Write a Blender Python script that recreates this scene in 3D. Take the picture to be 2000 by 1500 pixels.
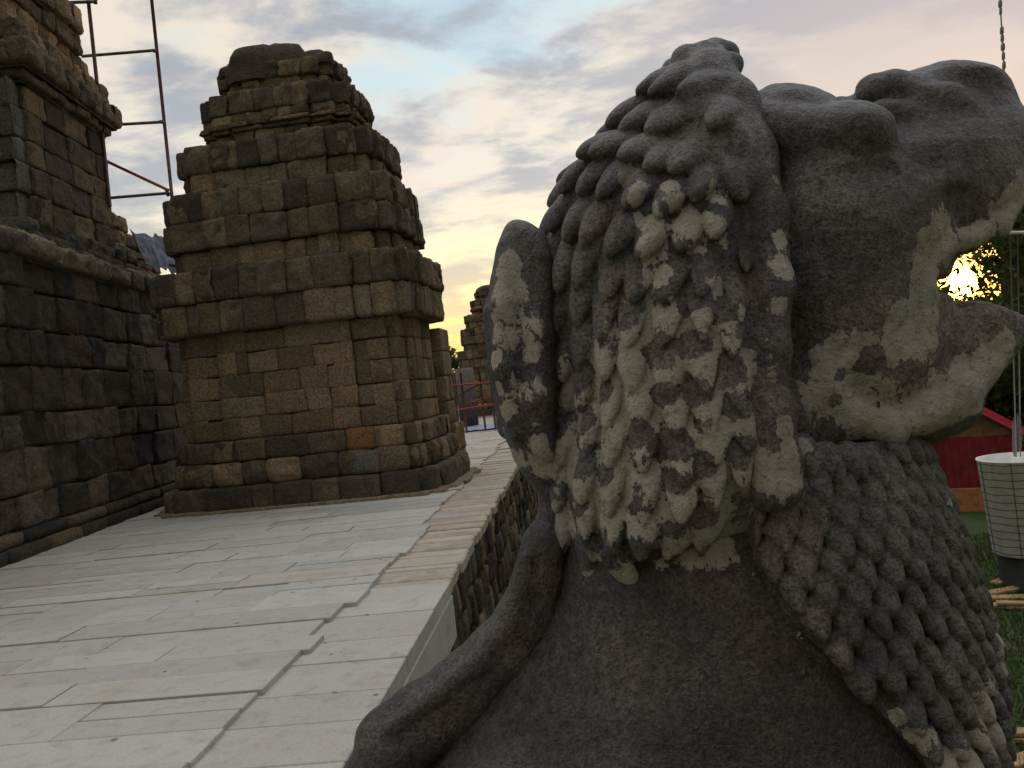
import bpy, math, random
import numpy as np
from mathutils import Matrix, Vector

# ------------------------------------------------------------------ camera, sky, sun
for o in list(bpy.data.objects):
    bpy.data.objects.remove(o)
SC = bpy.context.scene
F_PX = 1610.0
ROLL = math.radians(6.0)
EYE = 1.6
SUN_AZ = math.radians(28.9)      # to the right of +Y
SUN_EL = math.radians(3.3)
cam = bpy.data.cameras.new('camera')
cam.sensor_width = 36.0
cam.lens = 36.0 * F_PX / 2000.0
cam.clip_start = 0.05
cam.clip_end = 2000.0
cam_o = bpy.data.objects.new('camera', cam)
SC.collection.objects.link(cam_o)
cr, sr = math.cos(ROLL), math.sin(ROLL)
cam_o.matrix_world = Matrix(((cr, sr, 0, 0), (0, 0, -1, 0), (-sr, cr, 0, EYE), (0, 0, 0, 1)))
SC.camera = cam_o
SC.view_settings.view_transform = 'Standard'
SC.view_settings.look = 'None'
SC.view_settings.exposure = 0.0
SC.view_settings.gamma = 1.0


def ray(px, py):
    dx = (px - 1000) / F_PX
    dy = (750 - py) / F_PX
    return dx * cr + dy * sr, -dx * sr + dy * cr


def floor_pt(px, py, z=0.0):
    u, v = ray(px, py)
    t = (z - EYE) / v
    return u * t, t


class NT:
    """small helper for node trees"""
    def __init__(self, tree):
        self.t = tree
        self.n = tree.nodes
        self.l = tree.links

    def add(self, kind, ins=None, **props):
        nd = self.n.new(kind)
        for k, v in props.items():
            setattr(nd, k, v)
        if ins:
            for k, v in ins.items():
                self.set(nd, k, v)
        return nd

    def set(self, nd, k, v):
        s = nd.inputs[k]
        if isinstance(v, bpy.types.NodeSocket):
            self.l.new(v, s)
        elif isinstance(v, bpy.types.Node):
            self.l.new(v.outputs[0], s)
        else:
            s.default_value = v

    def math(self, op, a, b=0.0, c=None, clamp=False):
        nd = self.n.new('ShaderNodeMath')
        nd.operation = op
        nd.use_clamp = clamp
        self.set(nd, 0, a)
        self.set(nd, 1, b)
        if c is not None:
            self.set(nd, 2, c)
        return nd.outputs[0]

    def mix(self, f, a, b, blend='MIX'):
        nd = self.n.new('ShaderNodeMix')
        nd.data_type = 'RGBA'
        nd.blend_type = blend
        self.set(nd, 0, f)
        for idx, v in ((6, a), (7, b)):
            if isinstance(v, (tuple, list)) and len(v) == 3:
                v = (*v, 1.0)
            self.set(nd, idx, v)
        return nd.outputs[2]

    def smooth(self, x, lo, hi, a=0.0, b=1.0):
        nd = self.n.new('ShaderNodeMapRange')
        nd.interpolation_type = 'SMOOTHSTEP'
        self.set(nd, 0, x)
        nd.inputs[1].default_value = lo
        nd.inputs[2].default_value = hi
        nd.inputs[3].default_value = a
        nd.inputs[4].default_value = b
        return nd.outputs[0]

    def noise(self, vec, scale, detail=4.0, rough=0.55, dist=0.0):
        nd = self.add('ShaderNodeTexNoise', {'Scale': scale, 'Detail': detail, 'Roughness': rough, 'Distortion': dist})
        if vec is not None:
            self.set(nd, 'Vector', vec)
        return nd.outputs['Fac']


def build_world():
    w = bpy.data.worlds.new('World')
    SC.world = w
    w.use_nodes = True
    T = NT(w.node_tree)
    T.n.clear()
    out = T.add('ShaderNodeOutputWorld')
    bg = T.add('ShaderNodeBackground', {'Strength': 0.1})
    T.l.new(bg.outputs[0], out.inputs[0])
    sky = T.add('ShaderNodeTexSky', sky_type='NISHITA', sun_disc=False)
    sky.sun_elevation = SUN_EL
    sky.sun_rotation = SUN_AZ
    sky.air_density = 1.2
    sky.dust_density = 0.7
    tc = T.add('ShaderNodeTexCoord').outputs['Generated']
    sep = T.add('ShaderNodeSeparateXYZ', {0: tc})
    x, y, z = sep.outputs
    zz = T.math('MAXIMUM', z, 0.0)
    den = T.math('ADD', zz, 0.16)
    cx = T.math('DIVIDE', x, den)
    cy = T.math('DIVIDE', y, den)
    # cloud layer on a plane above, streaks turned against the view
    cv = T.add('ShaderNodeCombineXYZ', {0: cx, 1: cy, 2: 0.0})
    mp = T.add('ShaderNodeMapping', {'Vector': cv.outputs[0]})
    mp.inputs['Rotation'].default_value = (0, 0, math.radians(-28))
    mp.inputs['Scale'].default_value = (0.85, 1.1, 1)
    mp.inputs['Location'].default_value = (3.1, 1.7, 0.4)
    v1 = mp.outputs[0]
    n1 = T.noise(v1, 2.3, 6, 0.55, 0.35)
    n2 = T.noise(v1, 5.5, 5, 0.58, 0.25)
    n3 = T.noise(v1, 0.55, 3, 0.5, 0.3)
    shade = T.smooth(T.math('ADD', T.math('MULTIPLY', n1, 0.66), T.math('MULTIPLY', n2, 0.34)), 0.43, 0.565)
    hi = T.add('ShaderNodeValToRGB', {0: zz})
    lo = T.add('ShaderNodeValToRGB', {0: zz})

    def ramp(nd, stops):
        el = nd.color_ramp.elements
        while len(el) > 1:
            el.remove(el[-1])
        el[0].position, el[0].color = stops[0][0], (*stops[0][1], 1)
        for p, c in stops[1:]:
            e = el.new(p)
            e.color = (*c, 1)
    ramp(hi, [(0.0, (0.98, 0.66, 0.15)), (0.07, (1.0, 0.78, 0.26)), (0.14, (0.95, 0.80, 0.50)), (0.24, (0.76, 0.68, 0.60)), (0.42, (0.78, 0.68, 0.56)), (0.7, (0.70, 0.66, 0.62))])
    ramp(lo, [(0.0, (0.85, 0.50, 0.20)), (0.07, (0.80, 0.60, 0.33)), (0.14, (0.56, 0.48, 0.40)), (0.24, (0.38, 0.38, 0.42)), (0.42, (0.33, 0.345, 0.40)), (0.7, (0.42, 0.43, 0.47))])
    cloud = T.mix(shade, lo.outputs[0], hi.outputs[0])
    # lilac towards the right of the sun, pink wisps
    lil = T.smooth(x, 0.05, 0.42)
    cloud = T.mix(T.math('MULTIPLY', lil, T.smooth(zz, 0.10, 0.24, 0.0, 0.78)), cloud, (0.36, 0.335, 0.385, 1))
    pink = T.math('MULTIPLY', T.smooth(T.noise(v1, 2.6, 5, 0.6, 0.6), 0.56, 0.70), T.smooth(zz, 0.1, 0.2, 0.0, 0.35))
    cloud = T.mix(pink, cloud, (0.80, 0.58, 0.50, 1))
    # gaps showing pale blue sky
    gap = T.math('MULTIPLY', T.smooth(T.math('ADD', n3, T.math('MULTIPLY', n2, 0.35)), 0.70, 0.82), T.smooth(zz, 0.12, 0.26))
    blue = T.mix(0.5, T.mix(1.0, sky.outputs[0], (0.08, 0.10, 0.13, 1), 'MULTIPLY'), (0.85, 1.15, 1.3, 1))
    cloud = T.mix(T.math('MULTIPLY', gap, 0.75), cloud, blue)
    below = T.smooth(z, -0.03, 0.0)
    cloud = T.mix(below, (0.10, 0.10, 0.08, 1), cloud)
    # clouds are given in final radiance, background strength is 0.1
    cl10 = T.add('ShaderNodeVectorMath', {0: cloud, 1: (10.5, 10.5, 10.5)}, operation='MULTIPLY').outputs[0]
    # unseen sky shaped as a light: dusky east behind the camera dimmed, zenith boosted
    back = T.math('MULTIPLY', T.smooth(y, -0.75, 0.45, 0.36, 1.0), T.smooth(z, 0.48, 0.85, 1.0, 2.75))
    bk = T.add('ShaderNodeVectorMath', {0: cl10}, operation='SCALE')
    T.set(bk, 'Scale', back)
    cl10 = bk.outputs[0]
    base = T.add('ShaderNodeVectorMath', {0: cl10, 1: T.add('ShaderNodeVectorMath', {0: sky.outputs[0], 1: (0.6, 0.6, 0.6)}, operation='MULTIPLY').outputs[0]}, operation='ADD').outputs[0]
    # the sun itself, with its aureole
    sd = (math.sin(SUN_AZ) * math.cos(SUN_EL), math.cos(SUN_AZ) * math.cos(SUN_EL), math.sin(SUN_EL))
    dt = T.add('ShaderNodeVectorMath', {0: tc, 1: sd}, operation='DOT_PRODUCT').outputs['Value']
    disc = T.smooth(dt, math.cos(math.radians(1.25)), math.cos(math.radians(0.5)), 0.0, 420.0)
    aur = T.math('MULTIPLY', T.math('POWER', T.math('MAXIMUM', dt, 0.0), 700.0), 32.0)
    aur2 = T.math('MULTIPLY', T.math('POWER', T.math('MAXIMUM', dt, 0.0), 60.0), 0.7)
    g = T.add('ShaderNodeVectorMath', {0: (1.0, 0.44, 0.05)}, operation='SCALE')
    T.set(g, 'Scale', T.math('ADD', T.math('ADD', disc, aur), aur2))
    tot = T.add('ShaderNodeVectorMath', {0: base, 1: g.outputs[0]}, operation='ADD').outputs[0]
    T.set(bg, 'Color', tot)


build_world()
sl = bpy.data.lights.new('sun', 'SUN')
sl.energy = 1.0
sl.angle = math.radians(0.5)
sl.color = (1.0, 0.62, 0.32)
so = bpy.data.objects.new('sun', sl)
SC.collection.objects.link(so)
sdv = Vector((math.sin(SUN_AZ) * math.cos(SUN_EL), math.cos(SUN_AZ) * math.cos(SUN_EL), math.sin(SUN_EL)))
so.rotation_euler = (-sdv).to_track_quat('-Z', 'Y').to_euler()

# ------------------------------------------------------------------ helpers
RNG = np.random.default_rng(7)
rnd = random.Random(11)


def hash3(ix, iy, iz, seed=0):
    h = (ix.astype(np.int64) * 374761393 + iy.astype(np.int64) * 668265263 + iz.astype(np.int64) * 2147483647 + seed * 974634777) & 0xFFFFFFFF
    h = ((h ^ (h >> 13)) * 1274126177) & 0xFFFFFFFF
    h = (h ^ (h >> 16)) & 0xFFFFFF
    return h.astype(np.float32) / float(0xFFFFFF)


def vnoise(P, scale, seed=0):
    """value noise in -1..1 of points P (N,3)"""
    Q = P * scale
    I = np.floor(Q).astype(np.int64)
    f = (Q - I).astype(np.float32)
    f = f * f * (3 - 2 * f)
    r = np.zeros(len(P), np.float32)
    for a in (0, 1):
        for b in (0, 1):
            for c in (0, 1):
                wgt = (f[:, 0] if a else 1 - f[:, 0]) * (f[:, 1] if b else 1 - f[:, 1]) * (f[:, 2] if c else 1 - f[:, 2])
                r += wgt * hash3(I[:, 0] + a, I[:, 1] + b, I[:, 2] + c, seed)
    return r * 2 - 1


def fbm(P, scale, octs=3, seed=0):
    r = np.zeros(len(P), np.float32)
    a = 1.0
    for k in range(octs):
        r += a * vnoise(P, scale * 2 ** k, seed + k * 17)
        a *= 0.5
    return r


def link(o, parent=None):
    SC.collection.objects.link(o)
    if parent:
        o.parent = parent
    return o


def tag(o, label=None, cat=None, group=None, kind=None):
    if label: o['label'] = label
    if cat: o['category'] = cat
    if group: o['group'] = group
    if kind: o['kind'] = kind
    return o


def empty(name, loc, rotz=0.0, label=None, cat=None, group=None):
    o = bpy.data.objects.new(name, None)
    o.empty_display_size = 0.2
    o.location = loc
    o.rotation_euler = (0, 0, rotz)
    link(o)
    return tag(o, label, cat, group)


def np_mesh(name, V, Q, mat, parent=None, smooth=True, attrs=None, loc=None, rotz=0.0):
    """V (n,3) array, Q (m,4) quads"""
    me = bpy.data.meshes.new(name)
    V = np.asarray(V, np.float32)
    Q = np.asarray(Q, np.int32)
    me.vertices.add(len(V))
    me.vertices.foreach_set('co', V.ravel())
    k = Q.shape[1]
    me.loops.add(len(Q) * k)
    me.loops.foreach_set('vertex_index', Q.ravel())
    me.polygons.add(len(Q))
    me.polygons.foreach_set('loop_start', np.arange(len(Q), dtype=np.int32) * k)
    me.polygons.foreach_set('loop_total', np.full(len(Q), k, np.int32))
    me.polygons.foreach_set('use_smooth', np.full(len(Q), smooth, bool))
    me.update(calc_edges=True)
    me.validate()
    if attrs:
        for an, av in attrs.items():
            if av.ndim == 1:
                a = me.attributes.new(an, 'FLOAT', 'POINT')
                a.data.foreach_set('value', av.astype(np.float32))
            else:
                a = me.attributes.new(an, 'FLOAT_COLOR', 'POINT')
                c = np.ones((len(V), 4), np.float32)
                c[:, :3] = av
                a.data.foreach_set('color', c.ravel())
    me.materials.append(mat)
    o = bpy.data.objects.new(name, me)
    if loc is not None:
        o.location = loc
    o.rotation_euler = (0, 0, rotz)
    return link(o, parent)


class MB:
    """collects simple solids into one mesh"""
    def __init__(self):
        self.v, self.f, self.t = [], [], []

    def box(self, c, s, rz=0.0, tint=(0.5, 0.5, 0.5), bev=0.0, M=None):
        hx, hy, hz = s[0] / 2, s[1] / 2, s[2] / 2
        b0 = len(self.v)
        R = Matrix.Rotation(rz, 4, 'Z') if M is None else M
        b = min(bev, hx * 0.45, hy * 0.45, hz * 0.45)
        if b <= 0:
            pts = [(sx * hx, sy * hy, sz * hz) for sz in (-1, 1) for sx, sy in ((-1, -1), (1, -1), (1, 1), (-1, 1))]
            fs = [(0, 3, 2, 1), (4, 5, 6, 7), (0, 1, 5, 4), (1, 2, 6, 5), (2, 3, 7, 6), (3, 0, 4, 7)]
        else:
            pts = []
            for (k, z) in ((b, -hz), (0, -hz + b), (0, hz - b), (b, hz)):
                x, y = hx - k, hy - k
                c2 = b if k == 0 else b * 0.6
                pts += [(-x, -y + c2, z), (-x + c2, -y, z), (x - c2, -y, z), (x, -y + c2, z), (x, y - c2, z), (x - c2, y, z), (-x + c2, y, z), (-x, y - c2, z)]
            fs = [tuple(range(7, -1, -1)), tuple(range(24, 32))]
            for r in range(3):
                for i in range(8):
                    j = (i + 1) % 8
                    fs.append((r * 8 + i, r * 8 + j, r * 8 + 8 + j, r * 8 + 8 + i))
        for p in pts:
            q = R @ Vector(p) + Vector(c)
            self.v.append(tuple(q))
            self.t.append(tint)
        self.f += [tuple(b0 + i for i in f) for f in fs]

    def tube(self, pts, rad, n=8, tint=(0.5, 0.5, 0.5), cap=True):
        b0 = len(self.v)
        pts = [Vector(p) for p in pts]
        rads = rad if isinstance(rad, (list, tuple)) else [rad] * len(pts)
        for i, p in enumerate(pts):
            d = (pts[min(i + 1, len(pts) - 1)] - pts[max(i - 1, 0)]).normalized()
            a = Vector((0, 0, 1)) if abs(d.z) < 0.9 else Vector((1, 0, 0))
            e1 = d.cross(a).normalized()
            e2 = d.cross(e1)
            for k in range(n):
                t = 2 * math.pi * k / n
                self.v.append(tuple(p + (e1 * math.cos(t) + e2 * math.sin(t)) * rads[i]))
                self.t.append(tint)
        for i in range(len(pts) - 1):
            for k in range(n):
                k2 = (k + 1) % n
                self.f.append((b0 + i * n + k, b0 + i * n + k2, b0 + (i + 1) * n + k2, b0 + (i + 1) * n + k))
        if cap:
            self.f.append(tuple(b0 + k for k in range(n)))
            self.f.append(tuple(b0 + (len(pts) - 1) * n + k for k in reversed(range(n))))

    def build(self, name, mat, parent=None, smooth=False, **kw):
        me = bpy.data.meshes.new(name)
        me.from_pydata(self.v, [], self.f)
        me.validate()
        if len(self.t) == len(me.vertices):
            a = me.attributes.new('tint', 'FLOAT_COLOR', 'POINT')
            a.data.foreach_set('color', np.array([(*t, 1) for t in self.t], np.float32).ravel())
        if smooth:
            me.polygons.foreach_set('use_smooth', [True] * len(me.polygons))
        me.materials.append(mat)
        o = bpy.data.objects.new(name, me)
        for k, v in kw.items():
            setattr(o, k, v)
        return link(o, parent)


# ------------------------------------------------------------------ materials
def mat(name):
    m = bpy.data.materials.new(name)
    m.use_nodes = True
    T = NT(m.node_tree)
    T.n.clear()
    out = T.add('ShaderNodeOutputMaterial')
    p = T.add('ShaderNodeBsdfPrincipled', {'Roughness': 0.85})
    p.inputs['Specular IOR Level'].default_value = 0.25
    T.l.new(p.outputs[0], out.inputs[0])
    return m, T, p


def bump(T, p, h, strength, dist):
    b = T.add('ShaderNodeBump', {'Height': h, 'Strength': strength, 'Distance': dist})
    T.set(p, 'Normal', b.outputs[0])


def stone_mat(name, dark, mid, warm, crust=0.5, gain=1.0, lichen=0.5, streak=0.5):
    m, T, p = mat(name)
    oc = T.add('ShaderNodeTexCoord').outputs['Object']
    at = T.add('ShaderNodeAttribute', attribute_name='tint')
    sp = T.add('ShaderNodeSeparateColor', {0: at.outputs['Color']})
    r, g, b = sp.outputs[:3]
    base = T.mix(T.smooth(g, 0.25, 0.8), mid, warm)
    n = T.noise(oc, 2.2, 6, 0.62)
    base = T.mix(T.smooth(n, 0.3, 0.75, 0.0, 0.5), base, mid)
    base = T.mix(1.0, base, T.add('ShaderNodeCombineColor', {0: T.math('MULTIPLY_ADD', r, 1.0, 0.35), 1: T.math('MULTIPLY_ADD', r, 1.0, 0.35), 2: T.math('MULTIPLY_ADD', r, 0.95, 0.35)}).outputs[0], 'MULTIPLY')
    fine = T.noise(oc, 26.0, 5, 0.7)
    base = T.mix(0.8, base, T.mix(T.smooth(fine, 0.30, 0.70), (0.45, 0.45, 0.45), (1.5, 1.47, 1.42)), 'MULTIPLY')
    # black crust where water runs and lichen grows
    c1 = T.noise(oc, 3.6, 7, 0.7, 0.4)
    ms = T.add('ShaderNodeMapping', {'Vector': oc})
    ms.inputs['Scale'].default_value = (7.0, 7.0, 0.7)
    st = T.noise(ms.outputs[0], 1.0, 5, 0.6, 0.2)
    cm = T.math('ADD', T.math('ADD', T.math('MULTIPLY', c1, 0.75), T.math('MULTIPLY', st, streak * 0.5)), T.math('MULTIPLY', b, 0.45))
    cmask = T.smooth(cm, 1.10 - crust * 0.75, 1.42 - crust * 0.75, 0.0, 0.78)
    base = T.mix(cmask, base, dark)
    l1 = T.noise(oc, 9.0, 6, 0.75, 0.5)
    lm = T.smooth(T.math('ADD', l1, T.math('MULTIPLY', fine, 0.25)), 0.79, 0.86, 0.0, lichen)
    base = T.mix(lm, base, (0.30, 0.29, 0.25))
    base = T.mix(1.0, base, (gain, gain, gain), 'MULTIPLY')
    T.set(p, 'Base Color', base)
    T.set(p, 'Roughness', 0.9)
    hgt = T.math('ADD', T.math('MULTIPLY', c1, 1.0), T.math('MULTIPLY', fine, 0.5))
    bump(T, p, hgt, 1.0, 0.11)
    return m


def paving_mat():
    m, T, p = mat('paving_stone')
    oc = T.add('ShaderNodeTexCoord').outputs['Object']
    at = T.add('ShaderNodeAttribute', attribute_name='tint')
    sp = T.add('ShaderNodeSeparateColor', {0: at.outputs['Color']})
    r, g, b = sp.outputs[:3]
    base = T.mix(T.smooth(g, 0.2, 1.0), (0.39, 0.388, 0.35), (0.44, 0.36, 0.27))
    n = T.noise(oc, 1.7, 6, 0.65, 0.4)
    base = T.mix(T.smooth(n, 0.42, 0.72, 0.0, 0.5), base, (0.36, 0.32, 0.24))
    n2 = T.noise(oc, 5.5, 6, 0.7, 0.6)
    base = T.mix(T.smooth(n2, 0.48, 0.70, 0.0, 0.45), base, (0.21, 0.215, 0.205))
    v = T.math('MULTIPLY_ADD', r, 0.36, 0.84)
    base = T.mix(1.0, base, T.add('ShaderNodeCombineColor', {0: v, 1: v, 2: v}).outputs[0], 'MULTIPLY')
    fine = T.noise(oc, 75.0, 4, 0.7)
    base = T.mix(0.5, base, T.mix(T.smooth(fine, 0.25, 0.75), (0.78, 0.78, 0.78), (1.2, 1.2, 1.19)), 'MULTIPLY')
    # chisel pits
    vo = T.add('ShaderNodeTexVoronoi', {'Vector': oc, 'Scale': 5.0, 'Randomness': 1.0})
    pitn = T.noise(oc, 2.4, 2, 0.5)
    pr = T.smooth(pitn, 0.4, 0.66, 0.03, 0.12)
    pit = T.math('LESS_THAN', T.math('ADD', vo.outputs['Distance'], T.math('MULTIPLY', fine, 0.06)), T.math('ADD', pr, 0.012))
    base = T.mix(T.math('MULTIPLY', pit, 0.75), base, (0.07, 0.07, 0.065))
    vo2 = T.add('ShaderNodeTexVoronoi', {'Vector': oc, 'Scale': 13.0, 'Randomness': 1.0})
    chip = T.math('LESS_THAN', vo2.outputs['Distance'], T.smooth(T.noise(oc, 3.1, 3, 0.6), 0.52, 0.75, 0.0, 0.13))
    base = T.mix(T.math('MULTIPLY', chip, 0.35), base, (0.62, 0.62, 0.60))
    # old brown courses further off: worn dark
    base = T.mix(T.math('MULTIPLY', b, T.smooth(T.noise(oc, 4.0, 6, 0.7, 0.4), 0.35, 0.65, 0.1, 0.85)), base, (0.16, 0.125, 0.09))
    T.set(p, 'Base Color', base)
    hgt = T.math('SUBTRACT', T.math('ADD', T.math('MULTIPLY', n2, 0.5), T.math('MULTIPLY', fine, 0.25)), T.math('MULTIPLY', pit, 0.5))
    bump(T, p, hgt, 0.6, 0.012)
    return m


def flat_mat(name, col, rough=0.7, var=0.25, scale=12.0, metal=0.0, bstr=0.3, bdist=0.004):
    m, T, p = mat(name)
    oc = T.add('ShaderNodeTexCoord').outputs['Object']
    n = T.noise(oc, scale, 5, 0.65, 0.3)
    c0 = tuple(c * (1 - var) for c in col)
    c1 = tuple(min(1, c * (1 + var)) for c in col)
    T.set(p, 'Base Color', T.mix(T.smooth(n, 0.3, 0.7), c0, c1))
    T.set(p, 'Roughness', rough)
    T.set(p, 'Metallic', metal)
    bump(T, p, n, bstr, bdist)
    return m


def lion_mat():
    m, T, p = mat('weathered_lion_stone')
    oc = T.add('ShaderNodeTexCoord').outputs['Object']
    pale = T.add('ShaderNodeAttribute', attribute_name='pale').outputs['Fac']
    warm = T.add('ShaderNodeAttribute', attribute_name='warm').outputs['Fac']
    n1 = T.noise(oc, 7.0, 7, 0.65, 0.2)
    n2 = T.noise(oc, 30.0, 6, 0.7, 0.3)
    grain = T.noise(oc, 210.0, 4, 0.75)
    grain2 = T.noise(oc, 90.0, 4, 0.7)
    tone = T.add('ShaderNodeAttribute', attribute_name='part_shade').outputs['Fac']  # light and shade painted into the albedo per part: head lighter, flank darker
    dark = T.mix(T.smooth(n1, 0.3, 0.7), (0.034, 0.031, 0.029), (0.085, 0.080, 0.075))
    dark = T.mix(T.smooth(n2, 0.45, 0.75, 0, 0.45), dark, (0.11, 0.105, 0.098))
    brown = T.mix(T.smooth(n2, 0.35, 0.65), (0.085, 0.058, 0.045), (0.13, 0.095, 0.075))
    wm = T.smooth(T.math('ADD', warm, T.math('MULTIPLY', T.math('SUBTRACT', n1, 0.5), 0.9)), 0.3, 0.8, 0.0, 0.6)
    dark = T.mix(wm, dark, brown)
    dark = T.mix(0.85, dark, T.mix(T.smooth(T.math('ADD', T.math('MULTIPLY', grain, 0.6), T.math('MULTIPLY', grain2, 0.4)), 0.38, 0.63), (0.35, 0.35, 0.35), (2.0, 1.98, 1.95)), 'MULTIPLY')
    # grey dust settled in broad irregular clouds
    dust = T.smooth(T.noise(oc, 3.5, 6, 0.62, 0.5), 0.42, 0.68, 0.0, 0.55)
    dark = T.mix(dust, dark, T.mix(1.0, dark, (1.75, 1.75, 1.72), 'MULTIPLY'))
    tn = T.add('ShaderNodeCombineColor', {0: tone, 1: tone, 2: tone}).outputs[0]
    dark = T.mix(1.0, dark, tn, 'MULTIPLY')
    pc = T.mix(T.smooth(n2, 0.3, 0.7), (0.33, 0.285, 0.22), (0.44, 0.405, 0.335))
    pc = T.mix(T.smooth(n1, 0.5, 0.7, 0, 0.7), pc, (0.36, 0.35, 0.29))
    pc = T.mix(T.smooth(grain2, 0.52, 0.66, 0, 0.65), pc, (0.17, 0.135, 0.10))
    edge = T.math('ADD', T.math('MULTIPLY', T.math('SUBTRACT', n2, 0.5), 1.3), T.math('MULTIPLY', T.math('SUBTRACT', grain2, 0.5), 0.6))
    edge = T.math('ADD', edge, T.math('MULTIPLY', T.math('SUBTRACT', n1, 0.5), 1.0))
    # the flaking runs down the stone in streaks
    ms = T.add('ShaderNodeMapping', {'Vector': oc})
    ms.inputs['Scale'].default_value = (26.0, 26.0, 5.0)
    stk = T.noise(ms.outputs[0], 1.0, 6, 0.65, 0.6)
    edge = T.math('ADD', edge, T.math('MULTIPLY', T.math('SUBTRACT', stk, 0.5), T.smooth(pale, 0.05, 0.4, 0.0, 1.5)))
    mk = T.smooth(T.math('ADD', T.math('ADD', pale, edge), T.math('MULTIPLY', T.math('SUBTRACT', grain, 0.5), 0.5)), 0.45, 0.56)
    col = T.mix(mk, dark, pc)
    T.set(p, 'Base Color', col)
    T.set(p, 'Roughness', T.math('MULTIPLY_ADD', mk, 0.28, 0.47))
    p.inputs['Specular IOR Level'].default_value = 0.45
    h = T.math('ADD', T.math('MULTIPLY', grain, 0.42), T.math('ADD', T.math('MULTIPLY', n2, 0.7), T.math('MULTIPLY', grain2, 0.6)))
    h = T.math('MULTIPLY_ADD', mk, -0.35, h)
    bump(T, p, h, 1.0, 0.0125)
    return m


M = {}
M['old'] = stone_mat('crusted_sandstone', (0.040, 0.034, 0.028), (0.135, 0.108, 0.078), (0.20, 0.145, 0.085), crust=0.50, gain=1.8, lichen=0.8)
M['wall'] = stone_mat('ochre_sandstone', (0.040, 0.034, 0.026), (0.165, 0.128, 0.088), (0.22, 0.155, 0.092), crust=0.47, lichen=0.3, gain=1.6)
M['darkwall'] = stone_mat('damp_sandstone', (0.020, 0.021, 0.020), (0.078, 0.068, 0.052), (0.11, 0.078, 0.048), crust=0.48, lichen=0.2, streak=1.2, gain=1.75)
M['retain'] = stone_mat('retaining_stone', (0.035, 0.032, 0.030), (0.14, 0.125, 0.10), (0.24, 0.165, 0.095), crust=0.5, lichen=0.2, streak=0.8)
M['pave'] = paving_mat()
M['lion'] = lion_mat()
M['steel'] = flat_mat('grey_steel_tube', (0.11, 0.10, 0.09), 0.5, 0.35, 9.0, 0.4)
M['rust'] = flat_mat('red_painted_tube', (0.26, 0.075, 0.04), 0.7, 0.4, 12.0)
M['ruststeel'] = flat_mat('dark_red_tube', (0.10, 0.045, 0.035), 0.65, 0.4, 12.0, 0.2)
M['tarp'] = flat_mat('blue_tarp', (0.10, 0.115, 0.17), 0.5, 0.35, 7.0, 0.0, 0.6, 0.02)
M['redpaint'] = flat_mat('red_boards', (0.20, 0.018, 0.024), 0.7, 0.25, 4.0)
M['redroof'] = flat_mat('red_sheet_roof', (0.40, 0.035, 0.06), 0.45, 0.15, 3.0)
M['ply'] = flat_mat('plywood_brown', (0.17, 0.10, 0.05), 0.75, 0.3, 5.0)
M['orange'] = flat_mat('orange_brick_base', (0.36, 0.15, 0.06), 0.85, 0.25, 6.0)
M['canvas'] = flat_mat('white_canvas', (0.62, 0.62, 0.58), 0.75, 0.12, 6.0)
M['wire'] = flat_mat('black_wire', (0.045, 0.045, 0.05), 0.6, 0.2)
M['rope'] = flat_mat('grey_cable', (0.20, 0.19, 0.18), 0.6, 0.3, 40.0)
M['white'] = flat_mat('white_paint', (0.72, 0.70, 0.66), 0.5, 0.1)
M['timber'] = flat_mat('pale_timber', (0.34, 0.22, 0.11), 0.8, 0.35, 8.0)
M['sheet'] = flat_mat('grey_sheet_fence', (0.14, 0.11, 0.10), 0.6, 0.2, 5.0)
M['bark'] = flat_mat('bark', (0.07, 0.05, 0.035), 0.9, 0.4, 6.0, 0.0, 0.8, 0.03)


def leaf_mat():
    m, T, p = mat('tree_leaves')
    oi = T.add('ShaderNodeAttribute', attribute_name='tint')
    sp = T.add('ShaderNodeSeparateColor', {0: oi.outputs['Color']})
    col = T.mix(sp.outputs[0], (0.030, 0.052, 0.014), (0.075, 0.105, 0.026))
    T.set(p, 'Base Color', col)
    T.set(p, 'Roughness', 0.6)
    tr = T.add('ShaderNodeBsdfTranslucent')
    T.set(tr, 'Color', T.mix(0.5, col, (0.12, 0.12, 0.01, 1)))
    mx = T.add('ShaderNodeMixShader', {0: 0.3})
    T.l.new(p.outputs[0], mx.inputs[1])
    T.l.new(tr.outputs[0], mx.inputs[2])
    out = [n for n in T.n if n.type == 'OUTPUT_MATERIAL'][0]
    T.l.new(mx.outputs[0], out.inputs[0])
    return m


def ground_mat():
    m, T, p = mat('grassy_earth')
    oc = T.add('ShaderNodeTexCoord').outputs['Object']
    n = T.noise(oc, 0.35, 7, 0.65)
    f = T.noise(oc, 9.0, 5, 0.7)
    c = T.mix(T.smooth(n, 0.45, 0.75), (0.030, 0.065, 0.014), (0.085, 0.070, 0.045))
    c = T.mix(T.smooth(f, 0.3, 0.7, 0.0, 0.5), c, (0.03, 0.04, 0.014))
    T.set(p, 'Base Color', c)
    bump(T, p, f, 0.8, 0.06)
    return m


M['leaf'] = leaf_mat()
M['ground'] = ground_mat()

# ------------------------------------------------------------------ ground and terrace
g = MB()
g.v = [(-900, -900, -2.5), (900, -900, -2.5), (900, 900, -2.5), (-900, 900, -2.5)]
g.f = [(0, 1, 2, 3)]
g.t = [(0.5, 0.5, 0.5)] * 4
tag(g.build('ground', M['ground']), kind='structure')

TH = math.radians(3.9)           # the terrace runs off a little to the right
AX = np.array([math.sin(TH), math.cos(TH)])      # along the edge
BX = np.array([math.cos(TH), -math.sin(TH)])     # across


def TW(a, b):                    # terrace coordinates -> world x, y
    return a * BX[0] + b * AX[0], a * BX[1] + b * AX[1]


EDGE_A = -1.19
FAR_B = 60.0
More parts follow.
